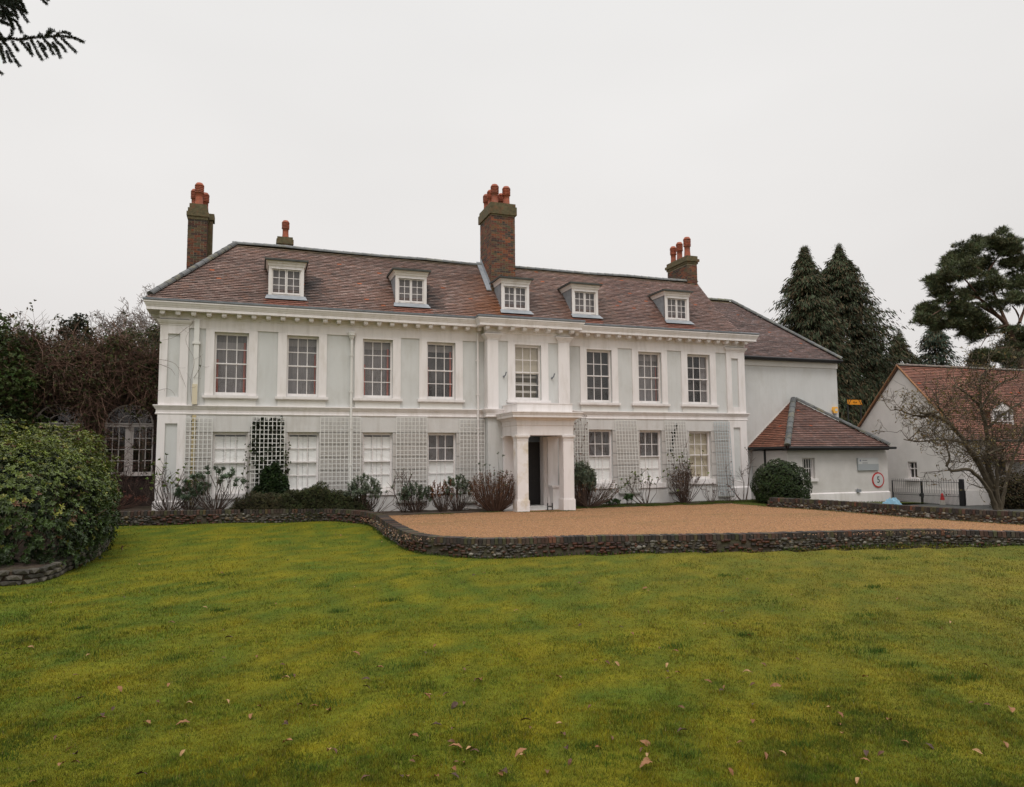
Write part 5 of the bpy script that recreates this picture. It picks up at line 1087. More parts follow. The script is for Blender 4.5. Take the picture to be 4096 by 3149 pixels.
climber('climber', 'dark ivy filling the openings of the second trellis', [[(x, -.035, .3), (x+.1, -.035, 1.4), (x-.05, -.035, 2.4), (x, -.035, 3.3)] for x in (.02, .13, .24, .36, .48, .6, .72, .84)], 6, .95, (.024, .030, .015), L=.10, W=.085, twig=.10, spread=.04)
climber('climber', 'leafy ivy strands hanging down both edges of the second trellis', [[(-.17, -.12, .5), (-.2, -.14, 1.3), (-.15, -.1, 2.5)], [(1.02, -.12, .5), (1.04, -.14, 1.4), (1.0, -.1, 2.6)]], 3, .9, (.06, .075, .03), L=.05, W=.04, twig=.07)
climber('climber', 'old brown climber stem behind the first trellis', [[(-2.05, -.04, .3), (-1.95, -.04, 1.6), (-1.95, -.04, 3.4)], [(-2.3, -.35, .3), (-1.8, -.2, 1.3), (-1.65, -.08, 1.5)]], 4, .35, (.10, .12, .05), r=.013, twig=.12)
climber('climber', 'bare vine looping over the left corner pier and down the drainpipe', [[(-2.0, -.19, 3.8), (-2.05, -.2, 4.5), (-1.95, -.2, 5.2), (-2.2, -.2, 5.9), (-2.1, -.2, 6.4)], [(-3.1, -.12, 5.2), (-2.6, -.15, 5.1), (-2.3, -.15, 4.6), (-2.2, -.15, 4.3)],
        [(-3.1, -.12, 5.15), (-2.7, -.15, 4.95), (-2.5, -.15, 4.7)], [(-3.05, -.12, 4.2), (-2.7, -.15, 4.25), (-2.5, -.13, 4.0)], [(-2.2, -.2, 6.3), (-2.6, -.15, 6.0), (-3.0, -.12, 5.9)], [(-1.95, -.2, 4.6), (-1.75, -.15, 5.1), (-1.85, -.15, 5.5)]], 1, .12, (.07, .08, .03), stemc=(.13, .09, .07), r=.008, spread=.03, twig=.3, density=.5)
climber('climber', 'reddish tangled creeper on the trellis right of the porch', [[(x, -.12, .4), (x+.08, -.14, 1.4), (x-.03, -.12, 2.4), (x+.05, -.12, 3.5), (x-.05, -.1, 4.3 if x < 11.8 else 3.6)] for x in (11.68, 11.85, 12.05, 12.25)], 2, .55, (.15, .09, .06), stemc=(.13, .08, .06), L=.04, W=.03, twig=.14)
climber('climber', 'dark leaf patches behind the trellis left of the cream-blinded window', [[(16.3, -.035, 2.2), (16.4, -.035, 2.7), (16.5, -.035, 3.2)]], 5, .9, (.035, .035, .02), L=.07, W=.06, twig=.1)

# creeper over the orangery: thicket of brown stems
def thicket(name, label, x0, x1, y0, y1, zf, n, cat='creeper', stemc=(.125, .072, .052), leafc=(.06, .06, .022), lk=.25, seed=2, zmin=.3, arches=False):
    o0 = np.array(((x0+x1)/2, y1, 0)); t = thing(name, label, cat, tuple(o0)); r = np.random.default_rng(seed); mb = MB(); lp = []
    for i in range(n):
        x = r.uniform(x0, x1); zt = zf(x); zmn = zmin
        if arches and (abs(x+4.30) < .75 or abs(x+6.52) < .75): zmn = 4.45
        p = np.array((x, r.uniform(y0, y1), zmn+(zt-zmn)*r.random()**.7)); d = r.normal(0, 1, 3)*np.array((1, .4, 1.1)); d /= np.linalg.norm(d); L_ = r.uniform(.4, 1.6); pts = [p]
        for k in range(4):
            d = d+r.normal(0, .35, 3)+np.array((0, -.03, -.12)); d /= np.linalg.norm(d); pts.append(pts[-1]+d*L_/4)
        mb.tube(np.array(pts)-o0, r.uniform(.004, .011), 3, np.array(stemc)*r.uniform(.5, 2.1), .003)
        if r.random() < lk: lp.append(pts[r.integers(5)]-o0)
    mb.build('stems', M_BARK, t)
    lp = np.array(lp); lp = np.repeat(lp, 3, 0)+r.normal(0, .08, (len(lp)*3, 3)); mb = MB(); rosettes(mb, lp, r.normal(0, 1, lp.shape)+np.array((0, -1, .5)), 4, .07, .045, jit(leafc, len(lp), .5, .2), .1, 1.2); mb.build('leaves', M_LEAF, t)
thicket('creeper', 'dense brown leafless creeper covering the upper wall of the orangery', -9.0, -3.15, 2.2, 2.95, lambda x: 5.9+.35*math.sin(x*2.3)+.2*math.sin(x*5), 5200, zmin=3.75, lk=.45, arches=True)
thicket('creeper', 'thin creeper stems hanging between and over the arched windows', -6.0, -3.15, 2.6, 2.95, lambda x: 3.6, 150, zmin=.6, seed=5, lk=.15)
thicket('creeper', 'bushy brown creeper stem between the two arched windows', -5.72, -5.12, 2.4, 2.95, lambda x: 4.2, 420, zmin=1.2, seed=6, lk=.2)
shrub(-4.3, 1.6, .3, 1.55, .9, 60, 'dark brown bare shrub below the right arched window', (.08, .04, .03), lf=1, bare=.7, r=.01, extra=3, stemc=(.05, .03, .024), curl=.3)
shrub(-4.6, .3, .3, .6, 1.3, 90, 'low reddish-brown plants behind the wall left of the house', (.13, .05, .035), lf=2, bare=.4, r=.006, extra=1, stemc=(.06, .03, .02))

# ------------------------------------------------------------------ trees
def conifer(base, h, prof, label, n=900, col=(.042, .054, .026), brown=.35, L=.5, seed=1, spray=11, grp=None, droop=.5, name='conifer_tree', tipbend=0):
    t = thing(name, label, 'tree', tuple(base), 0, grp); r = np.random.default_rng(seed); mb = MB()
    mb.tube([(0, 0, 0), (0, 0, h*.5), (tipbend*.3, 0, h*.97)], max(.12, h*.016), 7, (.09, .06, .045), .02); mb.build('trunk', M_BARK, t)
    zz = h*(1-r.random(n)**.62*.985); zz[:n//8] = h*(1-r.random(n//8)*.18); az = r.uniform(0, 2*PI, n)
    pz = np.array([p[0] for p in prof])*h; pr = np.array([p[1] for p in prof])
    R = np.interp(zz, pz, pr)*r.uniform(.6, 1.12, n)*(1+.26*vnoise(np.stack([np.cos(az)*3, np.sin(az)*3, zz*.7], 1), 1., seed))
    P, A, C_, LL = [], [], [], []
    s = np.linspace(.25, 1, spray)[None]; rad = R[:, None]*s
    X = np.cos(az)[:, None]*rad; Y = np.sin(az)[:, None]*rad; Z = zz[:, None]+r.uniform(-.25, .25, n)[:, None]+rad*.22*r.uniform(.2, 1.4, n)[:, None]-droop*(s**2.4)*(R[:, None]*.35+.25)*r.uniform(.5, 1.5, n)[:, None]
    B = np.stack([X+tipbend*.3*(zz[:, None]/h)**6, Y, Z], -1).reshape(-1, 3); S = np.repeat(s, n, 0).ravel()
    hw = np.repeat(R, spray)
    for k in range(5):
        off = r.normal(0, 1, B.shape)*np.array((1, 1, .5))*(.09+.10*hw[:, None]*.35)
        d = np.stack([np.cos(np.repeat(az, spray)), np.sin(np.repeat(az, spray)), -.9-.6*r.random(len(B))], 1)+r.normal(0, .35, B.shape)
        P.append(B+off); A.append(d); c = np.array(col)*r.uniform(.5, 1.6, (len(B), 1))*(1+.35*vnoise(B, .8, seed+3))[:, None]; br = r.random(len(B)) < brown; c[br] = np.array((.085, .060, .030))*r.uniform(.5, 1.3, (br.sum(), 1)); C_.append(c); LL.append(L*r.uniform(.35, 1., len(B))*np.clip(hw/1.2+.25, .3, 1))
    P, A, C_, LL = map(np.concatenate, (P, A, C_, LL)); k = P[:, 2] > -.2
    mb = MB(); mb.leaves(P[k], A[k], r.normal(0, 1, P[k].shape), LL[k], LL[k]*.20, C_[k]); mb.build('foliage', M_NEEDLE, t); return t
def ztop(px, Y): return onY(px[0], px[1], Y)
a = ztop((3216, 985), 14); b = ztop((3320, 990), 15.5)
prof = [(0, 4.4), (.25, 4.4), (.45, 3.9), (.62, 3.2), (.75, 2.4), (.82, 1.6), (.88, 1.1), (.95, .5), (1, .08)]
conifer((a[0]+.1, 14, 0), a[2], [(z, r*.78) for z, r in prof], 'tall drooping dark conifer, left and slightly lower of the twin tips behind the wing', 2000, seed=3, L=.46, tipbend=-.3)
conifer((b[0]+.6, 15.5, 0), b[2]+.2, [(0, 5.4), (.25, 5.1), (.45, 4.3), (.62, 3.4), (.76, 2.6), (.84, 1.5), (.90, 1.0), (.95, .4), (1, .08)], 'tall drooping dark conifer with bent tip, right of the twin tips behind the wing', 2400, seed=4, L=.46, tipbend=.9)
for i, (p, Y, w_, lb, c) in enumerate((((3512, 1375), 18, 1.5, 'small dark conifer peeping between the twin conifers and lighter one', (0.049, 0.068, 0.041)), ((3592, 1322), 20, 2.9, 'middle-height lighter green conifer behind the cottage gable', (.058, .066, .032)),
        ((3735, 1270), 19, 3.3, 'dark dense conifer below the pine left branches', (0.041, 0.061, 0.041)), ((3660, 1425), 24, 2.6, 'low conifer filling the gap behind the cottage ridge', (0.061, 0.078, 0.041)),
        ((3480, 1520), 12, 2.6, 'low bushy conifer beside the wing behind the yellow sign', (0.051, 0.068, 0.035)), ((3560, 1480), 11, 2.4, 'low dark conifer behind the cottage gable left slope', (0.046, 0.062, 0.035)),
        ((3900, 1400), 18, 3.5, 'dark evergreen mass behind the cottage roof beneath the pine', (0.046, 0.061, 0.038)), ((4080, 1380), 20, 4, 'dark evergreen behind the cottage roof at right edge', (0.046, 0.061, 0.038)))):
    q = ztop(p, Y); conifer((q[0], Y, 0), q[2], [(0, w_), (.3, w_*.95), (.6, w_*.7), (.85, w_*.33), (1, .05)], lb, 900, c, seed=20+i, L=.42, spray=9)

# Scots pine: leaning trunk, limbs, needle clumps
def zp(x, y): return (3000+x*.5016, 900+y*.5016)
PYY = 6.0
pine = thing('pine_tree', 'big leaning Scots pine with layered dark clumps and orange-brown upper limbs', 'tree', tuple(onY(4110, 1700, PYY)[:2])+(0,)); po = np.array(pine.location)
mb = MB()
def pl(pts, Yo=0): return [onY(*zp(*p), PYY+Yo)-po for p in pts]
tr = [np.array((.6, 0, 0)), np.array((.3, 0, 4.2))]+pl([(2180, 1180), (2130, 1000), (2080, 860), (2010, 750), (1900, 680), (1800, 620)])
mb.tube(smooth_path(np.array(tr), .5), .30, 8, (.13, .075, .055), .09)
for pts, Yo, r in (([(2080, 860), (2150, 780), (2120, 680), (2060, 620)], .3, .11), ([(1990, 740), (1850, 600), (1700, 560), (1550, 650)], -.3, .10), ([(2060, 820), (1950, 560), (1880, 400), (1750, 300)], .5, .12), ([(1880, 400), (1990, 240), (2080, 180)], .5, .07), ([(1900, 680), (1700, 420), (1560, 350)], 0, .08),
        ([(1800, 620), (1600, 640), (1450, 720), (1360, 760)], .2, .06), ([(2040, 800), (1940, 840), (1880, 900), (1830, 990)], -.4, .05), ([(2120, 1000), (2000, 980), (1900, 1040)], 0, .07), ([(2150, 780), (2200, 600), (2150, 500)], 0, .1)):
    mb.tube(smooth_path(np.array(pl(pts, Yo)), .4), r, 6, (.14, .078, .055), r*.35)
mb.build('trunk', M_BARK, pine)
CL = [(1900,150,150,.2),(2060,130,120,.2),(1990,190,110,0),(1740,220,150,0),(1620,300,140,.3),(1560,440,130,0),(1490,520,110,.3),(1710,400,140,-.3),(1850,320,130,.5),(2100,210,80,0),(2110,330,55,0),(2060,300,60,0),(1930,500,150,-.5),(2100,490,150,.3),(2010,600,130,-.5),(1780,520,120,.4),(2160,620,90,0),
      (1460,690,110,.3),(1390,760,60,0),(1590,600,120,0),(1600,730,90,.3),(1720,640,90,-.4),(1760,720,80,.4),(1840,760,80,-.2),(1720,860,60,.2),(1800,900,50,0),(1640,800,50,0),(1500,820,80,.5),(2110,860,110,0),(2030,960,110,.3),(1930,1030,100,-.2),(1830,1060,70,0),(2080,1060,120,0),(2180,960,120,0),(1880,850,50,0),(2220,300,120,0),(2240,500,160,.5)]
mb = MB(); P, Q = [], []
for i, (x, y, r, yo) in enumerate(CL):
    c = onY(*zp(x, y), PYY+yo*2)-po; R_ = r*.5016/F_PX*37*.94
    for k in range(int(5+R_*9)):
        d0 = rng.normal(0, 1, 3); d0 /= np.linalg.norm(d0); cc = c+d0*R_*rng.random()**.5*np.array((1.05, 1.3, .95)); rr = rng.uniform(.2, .46); m = int(52*rr*rr/.12)+8; d = rng.normal(0, 1, (m, 3)); d /= np.linalg.norm(d, axis=1)[:, None]; d[:, 2] = np.abs(d[:, 2])-.30
        P.append(cc+d*rr*np.array((1.1, 1.1, .85))*rng.uniform(.3, 1.15, (m, 1))); Q.append(d+np.array((0, 0, .5)))
P, Q = np.vstack(P), np.vstack(Q); cc = jit((.085, .10, .048), len(P), .5, .12)*(1+.3*vnoise(P, 1., 5))[:, None]; br = rng.random(len(P)) < .2; cc[br] = jit((.085, .075, .032), br.sum(), .3)
nl = 7; P2 = np.repeat(P, nl, 0); Q2 = np.repeat(Q, nl, 0)+rng.normal(0, .75, (len(P)*nl, 3)); mb.leaves(P2, Q2, rng.normal(0, 1, P2.shape), .24*rng.uniform(.5, 1.4, len(P2)), .032, np.repeat(cc, nl, 0)*rng.uniform(.7, 1.3, (len(P2), 1))); mb.build('foliage', M_NEEDLE, pine)

# bare branching helper
def branch(mb, p, d, L, r, depth, tips, col, wig=.28, kids=(2, 4), up=.08, ratio=.68, rmin=.003, sides=5, seg=4):
    pts = [p]; dd = d/np.linalg.norm(d)
    for k in range(seg):
        dd = dd+rng.normal(0, wig, 3)+np.array((0, 0, up)); dd /= np.linalg.norm(dd); pts.append(pts[-1]+dd*L/seg)
    r1 = max(r*.55, rmin); mb.tube(pts, r, sides if depth > 1 else 3, np.array(col)*rng.uniform(.75, 1.25), r1)
    if depth == 0: tips.append((pts[-1], dd)); return
    for k in range(rng.integers(*kids)+1):
        s = rng.uniform(.35, 1) if k else 1; i = min(int(s*seg), seg-1); q = pts[i]*(1-(s*seg-i))+pts[i+1]*(s*seg-i) if s < 1 else pts[-1]
        nd = dd*.6+rng.normal(0, .62, 3); branch(mb, q, nd, L*ratio*rng.uniform(.7, 1.15), max(r1*(.9 if not k else .7), rmin), depth-1, tips, col, wig, kids, up, ratio, rmin, sides, seg)
# magnolia in front of the cottage
mg = thing('magnolia_tree', 'spreading bare multi-stemmed tree with olive buds in front of the cottage', 'tree', (24.0, -8.2, -.15)); mo = np.array(mg.location); MY = -8.2
def mz(x, y): return (3700+x*.4167, 1400+y*.4167)
def ml(pts, Yo=0): return [onY(*mz(*p), MY+Yo)-mo for p in pts]
limbs = [([(690,1560),(640,1330),(590,1240),(500,1060),(390,900),(290,760),(190,680),(60,620),(-60,600)], 0, .13, .05), ([(700,1560),(640,1400),(580,1300),(500,1200),(400,1145),(300,1160),(240,1160),(210,1120)], -.4, .085, .05), ([(210,1120),(235,1060),(225,980),(205,900),(190,860)], -.4, .045, .02),
         ([(700,1560),(640,1240),(600,1100),(600,880),(590,760),(540,560),(520,300)], .3, .12, .05), ([(730,1560),(700,1380),(690,1120),(700,1060),(660,980),(670,900),(640,860)], -.2, .085, .03), ([(290,760),(180,620),(130,560),(120,500),(110,400)], .2, .05, .025),
         ([(190,680),(100,640),(-60,640),(-190,600),(-300,560)], .3, .045, .02), ([(390,900),(300,870),(100,870),(-60,880),(-220,860)], -.3, .045, .018), ([(590,760),(700,660),(830,560),(960,480)], .3, .06, .025), ([(540,560),(400,420),(260,330)], .4, .05, .02), ([(600,1000),(760,940),(900,900),(1010,860)], -.5, .04, .018),
         ([(600,1100),(540,1000),(480,960)], .2, .04, .02), ([(720,1560),(800,1200),(900,900),(980,700)], .5, .07, .03), ([(520,300),(600,180),(640,60)], .3, .05, .02), ([(540,560),(640,400),(760,300),(900,260)], .5, .05, .02)]
mb = MB(); tips = []
BK = (.075, .058, .036)
for pts, Yo, r0, r1 in limbs:
    A = smooth_path(np.array(ml(pts, Yo)), .15); A += rng.normal(0, .012, A.shape); mb.tube(A, r0*.95, 7, BK, r1*.85)
    if len(pts) == 8: A = A[-6:]
    i0_ = int(len(A)*.38) if r0 > .06 else int(len(A)*.1)
    for q in A[i0_::1]:
        if rng.random() < .85:
            d = rng.normal(0, 1, 3)*np.array((1, 1.2, .7))+np.array((-.35, 0, .2)); branch(mb, q, d, rng.uniform(.5, 1.0), .016, 3 if rng.random() < .4 else 2, tips, BK, .40, (1, 4), .10, .70, .0055, 4, 4)
mb.build('trunk', M_BARK, mg)
tp = np.array([t_[0] for t_ in tips]); td = np.array([t_[1] for t_ in tips]); k = rng.integers(0, len(tp), int(len(tp)*1.3)); mb = MB()
mb.leaves(tp[k]+rng.normal(0, .02, (len(k), 3)), td[k]+rng.normal(0, .35, (len(k), 3)), rng.normal(0, 1, (len(k), 3)), .10, .036, jit((.15, .11, .04), len(k), .4, .15)); mb.build('buds', M_LEAF, mg)
# bare trees on the left
for (px_, Y, h, lb, sd) in (((470, 1400), 9, 2.2, 'bare pale-twigged tree rising behind the orangery creeper', 1), ((590, 1420), 10, 2.1, 'bare brown tree between the creeper and the house corner', 2), ((655, 1275), 16, 1.7, 'thin bare birch top just left of the house roof corner', 3), ((400, 1420), 10, 1.9, 'bare tree behind the small dark evergreen spire', 4), ((90, 1420), 12, 1.4, 'bare twigs above the ivy at far left', 5)):
    q = onY(*px_, Y); t = thing('bare_tree', lb, 'tree', (q[0], Y, 0)); mb = MB(); tips = []
    mb.tube([(0, 0, 0), (.1, 0, q[2]*.5), (0, 0, q[2])], .12, 6, (.10, .075, .06), .06)
    for k in range(9 if sd < 5 else 5):
        d = rng.normal(0, .6, 3)+np.array((0, 0, 1.1)); branch(mb, np.array((0, 0, q[2]*rng.uniform(.75, 1))), d, h*rng.uniform(.5, .8), .035, 4, tips, (.16, .125, .105), .2, (2, 4), .06, .68, .009, 4, 3)
    mb.build('trunk', M_BARK, t)
def leafy(name, label, E, n, c, L, W, cat='tree', trunk=True, m=None, br=.15):
    E = np.asarray(E, float); o0 = np.array((E[0][0], E[0][1], 0)); t = thing(name, label, cat, tuple(o0))
    P, Q = blob_points(E, n, .4, int(abs(E[0][0])*7)+1, .22); P = P[P[:, 2] > .1]; Q = rng.normal(0, .6, P.shape)+np.array((0, -.3, .8)); mb = MB()
    cc = jit(c, len(P), .5, .15)*(1+.35*vnoise(P, 1.5, 4))[:, None]; b_ = rng.random(len(P)) < br; cc[b_] = jit((.10, .065, .035), b_.sum(), .3)
    rosettes(mb, P-o0, Q, 5, L, W, np.clip(cc, .004, 1), .15, 1.2); mb.build('crown', m or M_LEAF, t)
    mb = MB(); mb.tube([(0, 0, -.3), (.1, 0, E[0][2])], .2, 7, (.09, .065, .05), .1)
    for e in E: mb.tube([(.1, 0, E[0][2]*.5), tuple(np.array(e[:3])-o0)], .08, 5, (.09, .065, .05), .03)
    mb.build('trunk', M_BARK, t)
leafy('evergreen_tree', 'dark ivy-clad evergreen with rounded crown at the far left edge', [(-9.0, 2.2, 5.0, 1.9, 1.4, 2.0), (-10.2, 2.2, 4.6, 2.0, 1.4, 2.1), (-8.2, 2.0, 4.2, 1.3, 1.2, 1.5), (-9.5, 1.8, 2.6, 2.6, 1.4, 2.0)], 11000, (.060, .085, .024), .11, .05)
leafy('evergreen_tree', 'small dark evergreen spire above the orangery creeper', [(-6.5, 5, 6.0, .62, .6, 1.55), (-6.6, 5, 5.4, .95, .7, .9)], 2600, (.030, .036, .018), .09, .04)
leafy('evergreen_tree', 'olive-green conifer partly hidden behind bare twigs next to the house corner', [(-4.35, 6, 5.9, 1.15, .8, 1.2), (-3.9, 6, 6.6, .45, .5, .7), (-4.8, 6, 6.3, .5, .5, .8)], 3200, (.075, .080, .035), .09, .03)
leafy('evergreen_tree', 'dark evergreen undergrowth between the rhododendron and orangery', [(-7.6, 1.2, 1.8, 1.4, .9, 1.7), (-9, .8, 2.2, 1.6, 1, 2.2)], 3600, (.030, .042, .018), .1, .05)

# overhanging fir bough, top left, growing from a tree that stands outside the picture
fir = thing('fir_tree', 'dark fir whose needled boughs hang into the top left corner', 'tree', (-6.2, -19.6, -.3)); fo = np.array(fir.location)
mb = MB(); mb.tube([(0, 0, 0), (0, 0, 4), (0, 0, 9)], .28, 10, (.09, .06, .045), .12); mbn = MB()
def pc(x, y, d=7.): return CAM+ray(x, y)*d-fo
def cz(x, y): return (x*.1905, y*.1905)
NB = []
def twig(pts, r, L=.017, dens=330, D=7., col=(.022, .032, .018)):
    A = smooth_path(np.array([pc(*cz(*p), D) for p in pts]), .01)
    mb.tube(A, r, 5, (.07, .035, .03), r*.4); NB.append((A, L, dens, col))
def fan(p0, p1, k, D=7.):
    pass
main = [(-1400, 900), (-500, 860), (0, 830), (230, 820), (450, 830), (700, 790), (950, 780), (1150, 760), (1350, 770), (1550, 800), (1780, 890)]
twig(main, .008)
subs = [[(180,830),(250,690),(250,500),(200,380),(120,290)], [(200,380),(330,450),(400,560),(460,700)], [(60,860),(170,1000),(270,1180),(420,1400)], [(0,900),(40,1080),(100,1330)], [(130,1050),(180,1200),(240,1310)], [(250,860),(310,960),(380,1080)], [(430,850),(520,960),(620,1080),(690,1170)],
        [(650,830),(720,960),(800,1120),(900,1270)], [(780,850),(880,1020),(1000,1220)], [(900,800),(1010,920),(1150,1010),(1290,1240)], [(1000,900),(1060,1020),(1130,1160)], [(1120,770),(1200,880),(1290,960),(1390,1090)], [(1280,790),(1400,910),(1500,1000),(1610,1110)], [(1180,750),(1260,690),(1370,680),(1490,720)],
        [(950,770),(1020,680),(1070,590)], [(1000,760),(1090,660),(1160,650)], [(800,790),(850,720),(870,690)], [(500,820),(560,740)], [(1100,880),(1180,1000),(1230,1100)], [(560,880),(600,960),(640,1060)], [(850,900),(930,990),(960,1050)],
        [(-300,500),(0,420),(60,500)], [(-200,300),(0,250),(150,250),(320,330),(400,400)], [(-200,100),(100,80),(260,180),(330,260)], [(-100,0),(200,0),(330,120),(440,260),(590,470)], [(330,120),(430,200),(560,280)], [(-100,-100),(300,-60),(420,30),(500,150)], [(400,20),(470,100),(560,290)], [(-100,200),(60,320),(120,420)], [(100,150),(200,290),(230,350)],
        [(850,-60),(900,10),(980,80)], [(900,-60),(1030,10)], [(-200,1400),(0,1520),(50,1560)], [(0,80),(100,200),(180,230)], [(60,-20),(160,90),(300,200)]]
for k_, s_ in enumerate(subs): twig(s_, .004, .017, 330, 7+.25*math.sin(k_*1.7))
for k_ in range(40):
    x, y = rng.uniform(-500, 330), rng.uniform(-250, 120); twig([(x, y), (x+rng.uniform(30, 120), y+rng.uniform(60, 150)), (x+rng.uniform(80, 200), y+rng.uniform(120, 300))], .004, .017, 300, 7+rng.uniform(-.4, .4))
for k_ in range(70):      # fuller bough towards the trunk, out of frame
    x, y = rng.uniform(-1500, 60), rng.uniform(-900, 950); twig([(x, y), (x+rng.uniform(60, 200), y+rng.uniform(40, 200)), (x+rng.uniform(150, 380), y+rng.uniform(200, 500))], .004, .017, 260, 7+rng.uniform(-.5, .5))
for (a_, b_) in (((-1400, 900), (-4200, 1200)), ((-300, 500), (-4000, 600)), ((-200, 100), (-4000, 300)), ((-100, -100), (-4000, -200)), ((850, -60), (-3800, -800))): mb.tube([pc(*cz(*a_)), pc(*cz(*b_))*np.array((.5, .5, 1))+pc(*cz(*a_))*np.array((.5, .5, 0)), np.array((0, 0, pc(*cz(*b_))[2]-.4))], .012, 6, (.07, .04, .03), .06)
mb.build('trunk', M_BARK, fir)
for A, L, dens, col in NB:
    ln = np.linalg.norm(A[-1]-A[0]); n = max(20, int(len(A)*.01*dens*7)); i = rng.integers(0, len(A)-1, n); T = np.gradient(A, axis=0)[i]; T /= np.linalg.norm(T, axis=1)[:, None]
    d = rng.normal(0, 1, (n, 3)); d -= (d*T).sum(1)[:, None]*T; d /= np.linalg.norm(d, axis=1)[:, None]; d = d+T*rng.uniform(.5, 1.3, (n, 1)); mbn.leaves(A[i], d, rng.normal(0, 1, (n, 3)), L*1.7*rng.uniform(.6, 1.2, n), .0044, jit(col, n, .5))
mbn.build('needles', M_NEEDLE, fir)

# ================================================================== cottage on the right
Pc = onZ(3862, 2033, -.3); cX, cY, cz0 = Pc
apex = onX(3595, 1464, cX); eav = onX(3855, 1736, cX)[2]; hd = apex[1]-cY; rz_ = apex[2]
cot = thing('cottage', 'pale roughcast cottage with steep red tiled roof and gable behind the bare tree', 'house', (cX, cY, 0))
Lc = 16.
mb = MB()
g0 = onX(3630, 1847, cX); g1 = onX(3670, 1914, cX); wy0, wy1 = g1[1]-cY, g0[1]-cY; wz0_, wz1_ = g1[2], g0[2]
f0 = onY(3985, 1850, cY)[0]-cX; f1 = f0+.75
wall_cells(mb, .25, Lc, -1, eav, 0, .25, [(f0, f1, 1.0, 1.75), (3.6, 4.5, -.3, 1.75)])
for a, b in ((0, wy0), (wy1, 2*hd)): mb.box(0, .249, a, b, -1, eav)
mb.box(0, .249, wy0, wy1, -1, wz0_); mb.box(0, .249, wy0, wy1, wz1_, eav)
mb.prism([(0, 0, eav), (0, 2*hd, eav), (0, hd, rz_-.12)], (.249, 0, 0)); mb.box(.25, Lc, 2*hd-.25, 2*hd, -1, eav); mb.prism([(Lc, 0, -1), (Lc, 2*hd, -1), (Lc, 2*hd, eav), (Lc, hd, rz_-.12), (Lc, 0, eav)], (-.2, 0, 0))
mb.build('wall', M_ROUGHCAST, cot)
mb = MB(); mb.box(-.05, -.001, -.05, 2*hd, -1, .42); mb.box(-.05, Lc, -.05, -.001, -1, .42); mb.build('plinth', M_ROUGHCAST, cot)
sl = math.hypot(hd+.25, rz_-eav+.25*(rz_-eav)/hd); Vc = np.array([0, hd+.25, (rz_-eav)*(1+.25/hd)])/sl; ez_ = eav-.25*(rz_-eav)/hd
def ctone(u, v, c): return c*np.array((.88, .58, .47))*(1+.15*fbm(u, v, 1, 2))
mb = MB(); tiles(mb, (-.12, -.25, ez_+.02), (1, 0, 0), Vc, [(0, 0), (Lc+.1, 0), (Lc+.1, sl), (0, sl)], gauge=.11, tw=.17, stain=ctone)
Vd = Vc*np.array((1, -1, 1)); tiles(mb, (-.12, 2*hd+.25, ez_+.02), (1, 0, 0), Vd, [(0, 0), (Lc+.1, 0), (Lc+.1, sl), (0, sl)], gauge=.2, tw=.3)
mb.prism([(-.08, -.24, ez_), (-.08, hd, rz_), (-.08, 2*hd+.24, ez_), (-.08, hd, rz_-.1)], (Lc, 0, 0), (.12, .07, .05)); cr_ = mb.build('roof', M_TILE, cot)
mb = MB(); mb.tube([(-.10, -.26, ez_+.03), (-.10, hd, rz_+.02), (-.10, 2*hd+.26, ez_+.03)], .045, 6); mb.build('verge', mat('verge_tile', (.27, .13, .06), .8, .4, 8), cr_)
mb = MB(); hiptiles(mb, (-.1, hd, rz_+.03), (Lc, hd, rz_+.03), .1, .4, (1.1, .8, .7)); mb.build('ridge_tiles', M_RIDGE, cr_)
mb = MB(); mb.tube([(-.05, -.30, ez_+.0), (7, -.30, ez_-.01), (Lc, -.30, ez_)], .05, 8); mb.build('gutter', M_BLACK, cot)
def side_window(y0, y1, z0, z1, parent):
    mb = MB(); x = .1; f_ = .045; G = (1, 1, 1)
    mb.box(x, x+.06, y0, y0+f_, z0, z1); mb.box(x, x+.06, y1-f_, y1, z0, z1); mb.box(x, x+.06, y0+f_, y1-f_, z1-f_, z1); mb.box(x, x+.06, y0+f_, y1-f_, z0, z0+f_); mb.box(x-.02, x+.06, y0+f_, y1-f_, z0+(z1-z0)*.56, z0+(z1-z0)*.62)
    ym = (y0+y1)/2; mb.box(x+.005, x+.05, ym-.02, ym+.02, z0+f_, z1-f_); o = mb.build('window', M_WHITE, parent)
    g = MB(); g.poly([(x+.04, y0, z0), (x+.04, y1, z0), (x+.04, y1, z1), (x+.04, y0, z1)]); g.build('glass', M_GLASS, o); g = MB(); g.poly([(x+.2, y0, z0), (x+.2, y1, z0), (x+.2, y1, z1), (x+.2, y0, z1)], (1.3, 1.25, 1.2)); g.build('room', M_NETD, o)
    g = MB(); g.box(-.1, .1, y0-.12, y1+.12, z0-.1, z0-.002); g.build('sill', M_WHITE, o)
side_window(wy0, wy1, wz0_, wz1_, cot)
cw = sash(cot, f0, f1, 1.0, 1.75, 0, 'dark', (f0-.05, f1+.05, .92, .998, .06), 2, 2, 'window', .05, .05, .05, meet=False)
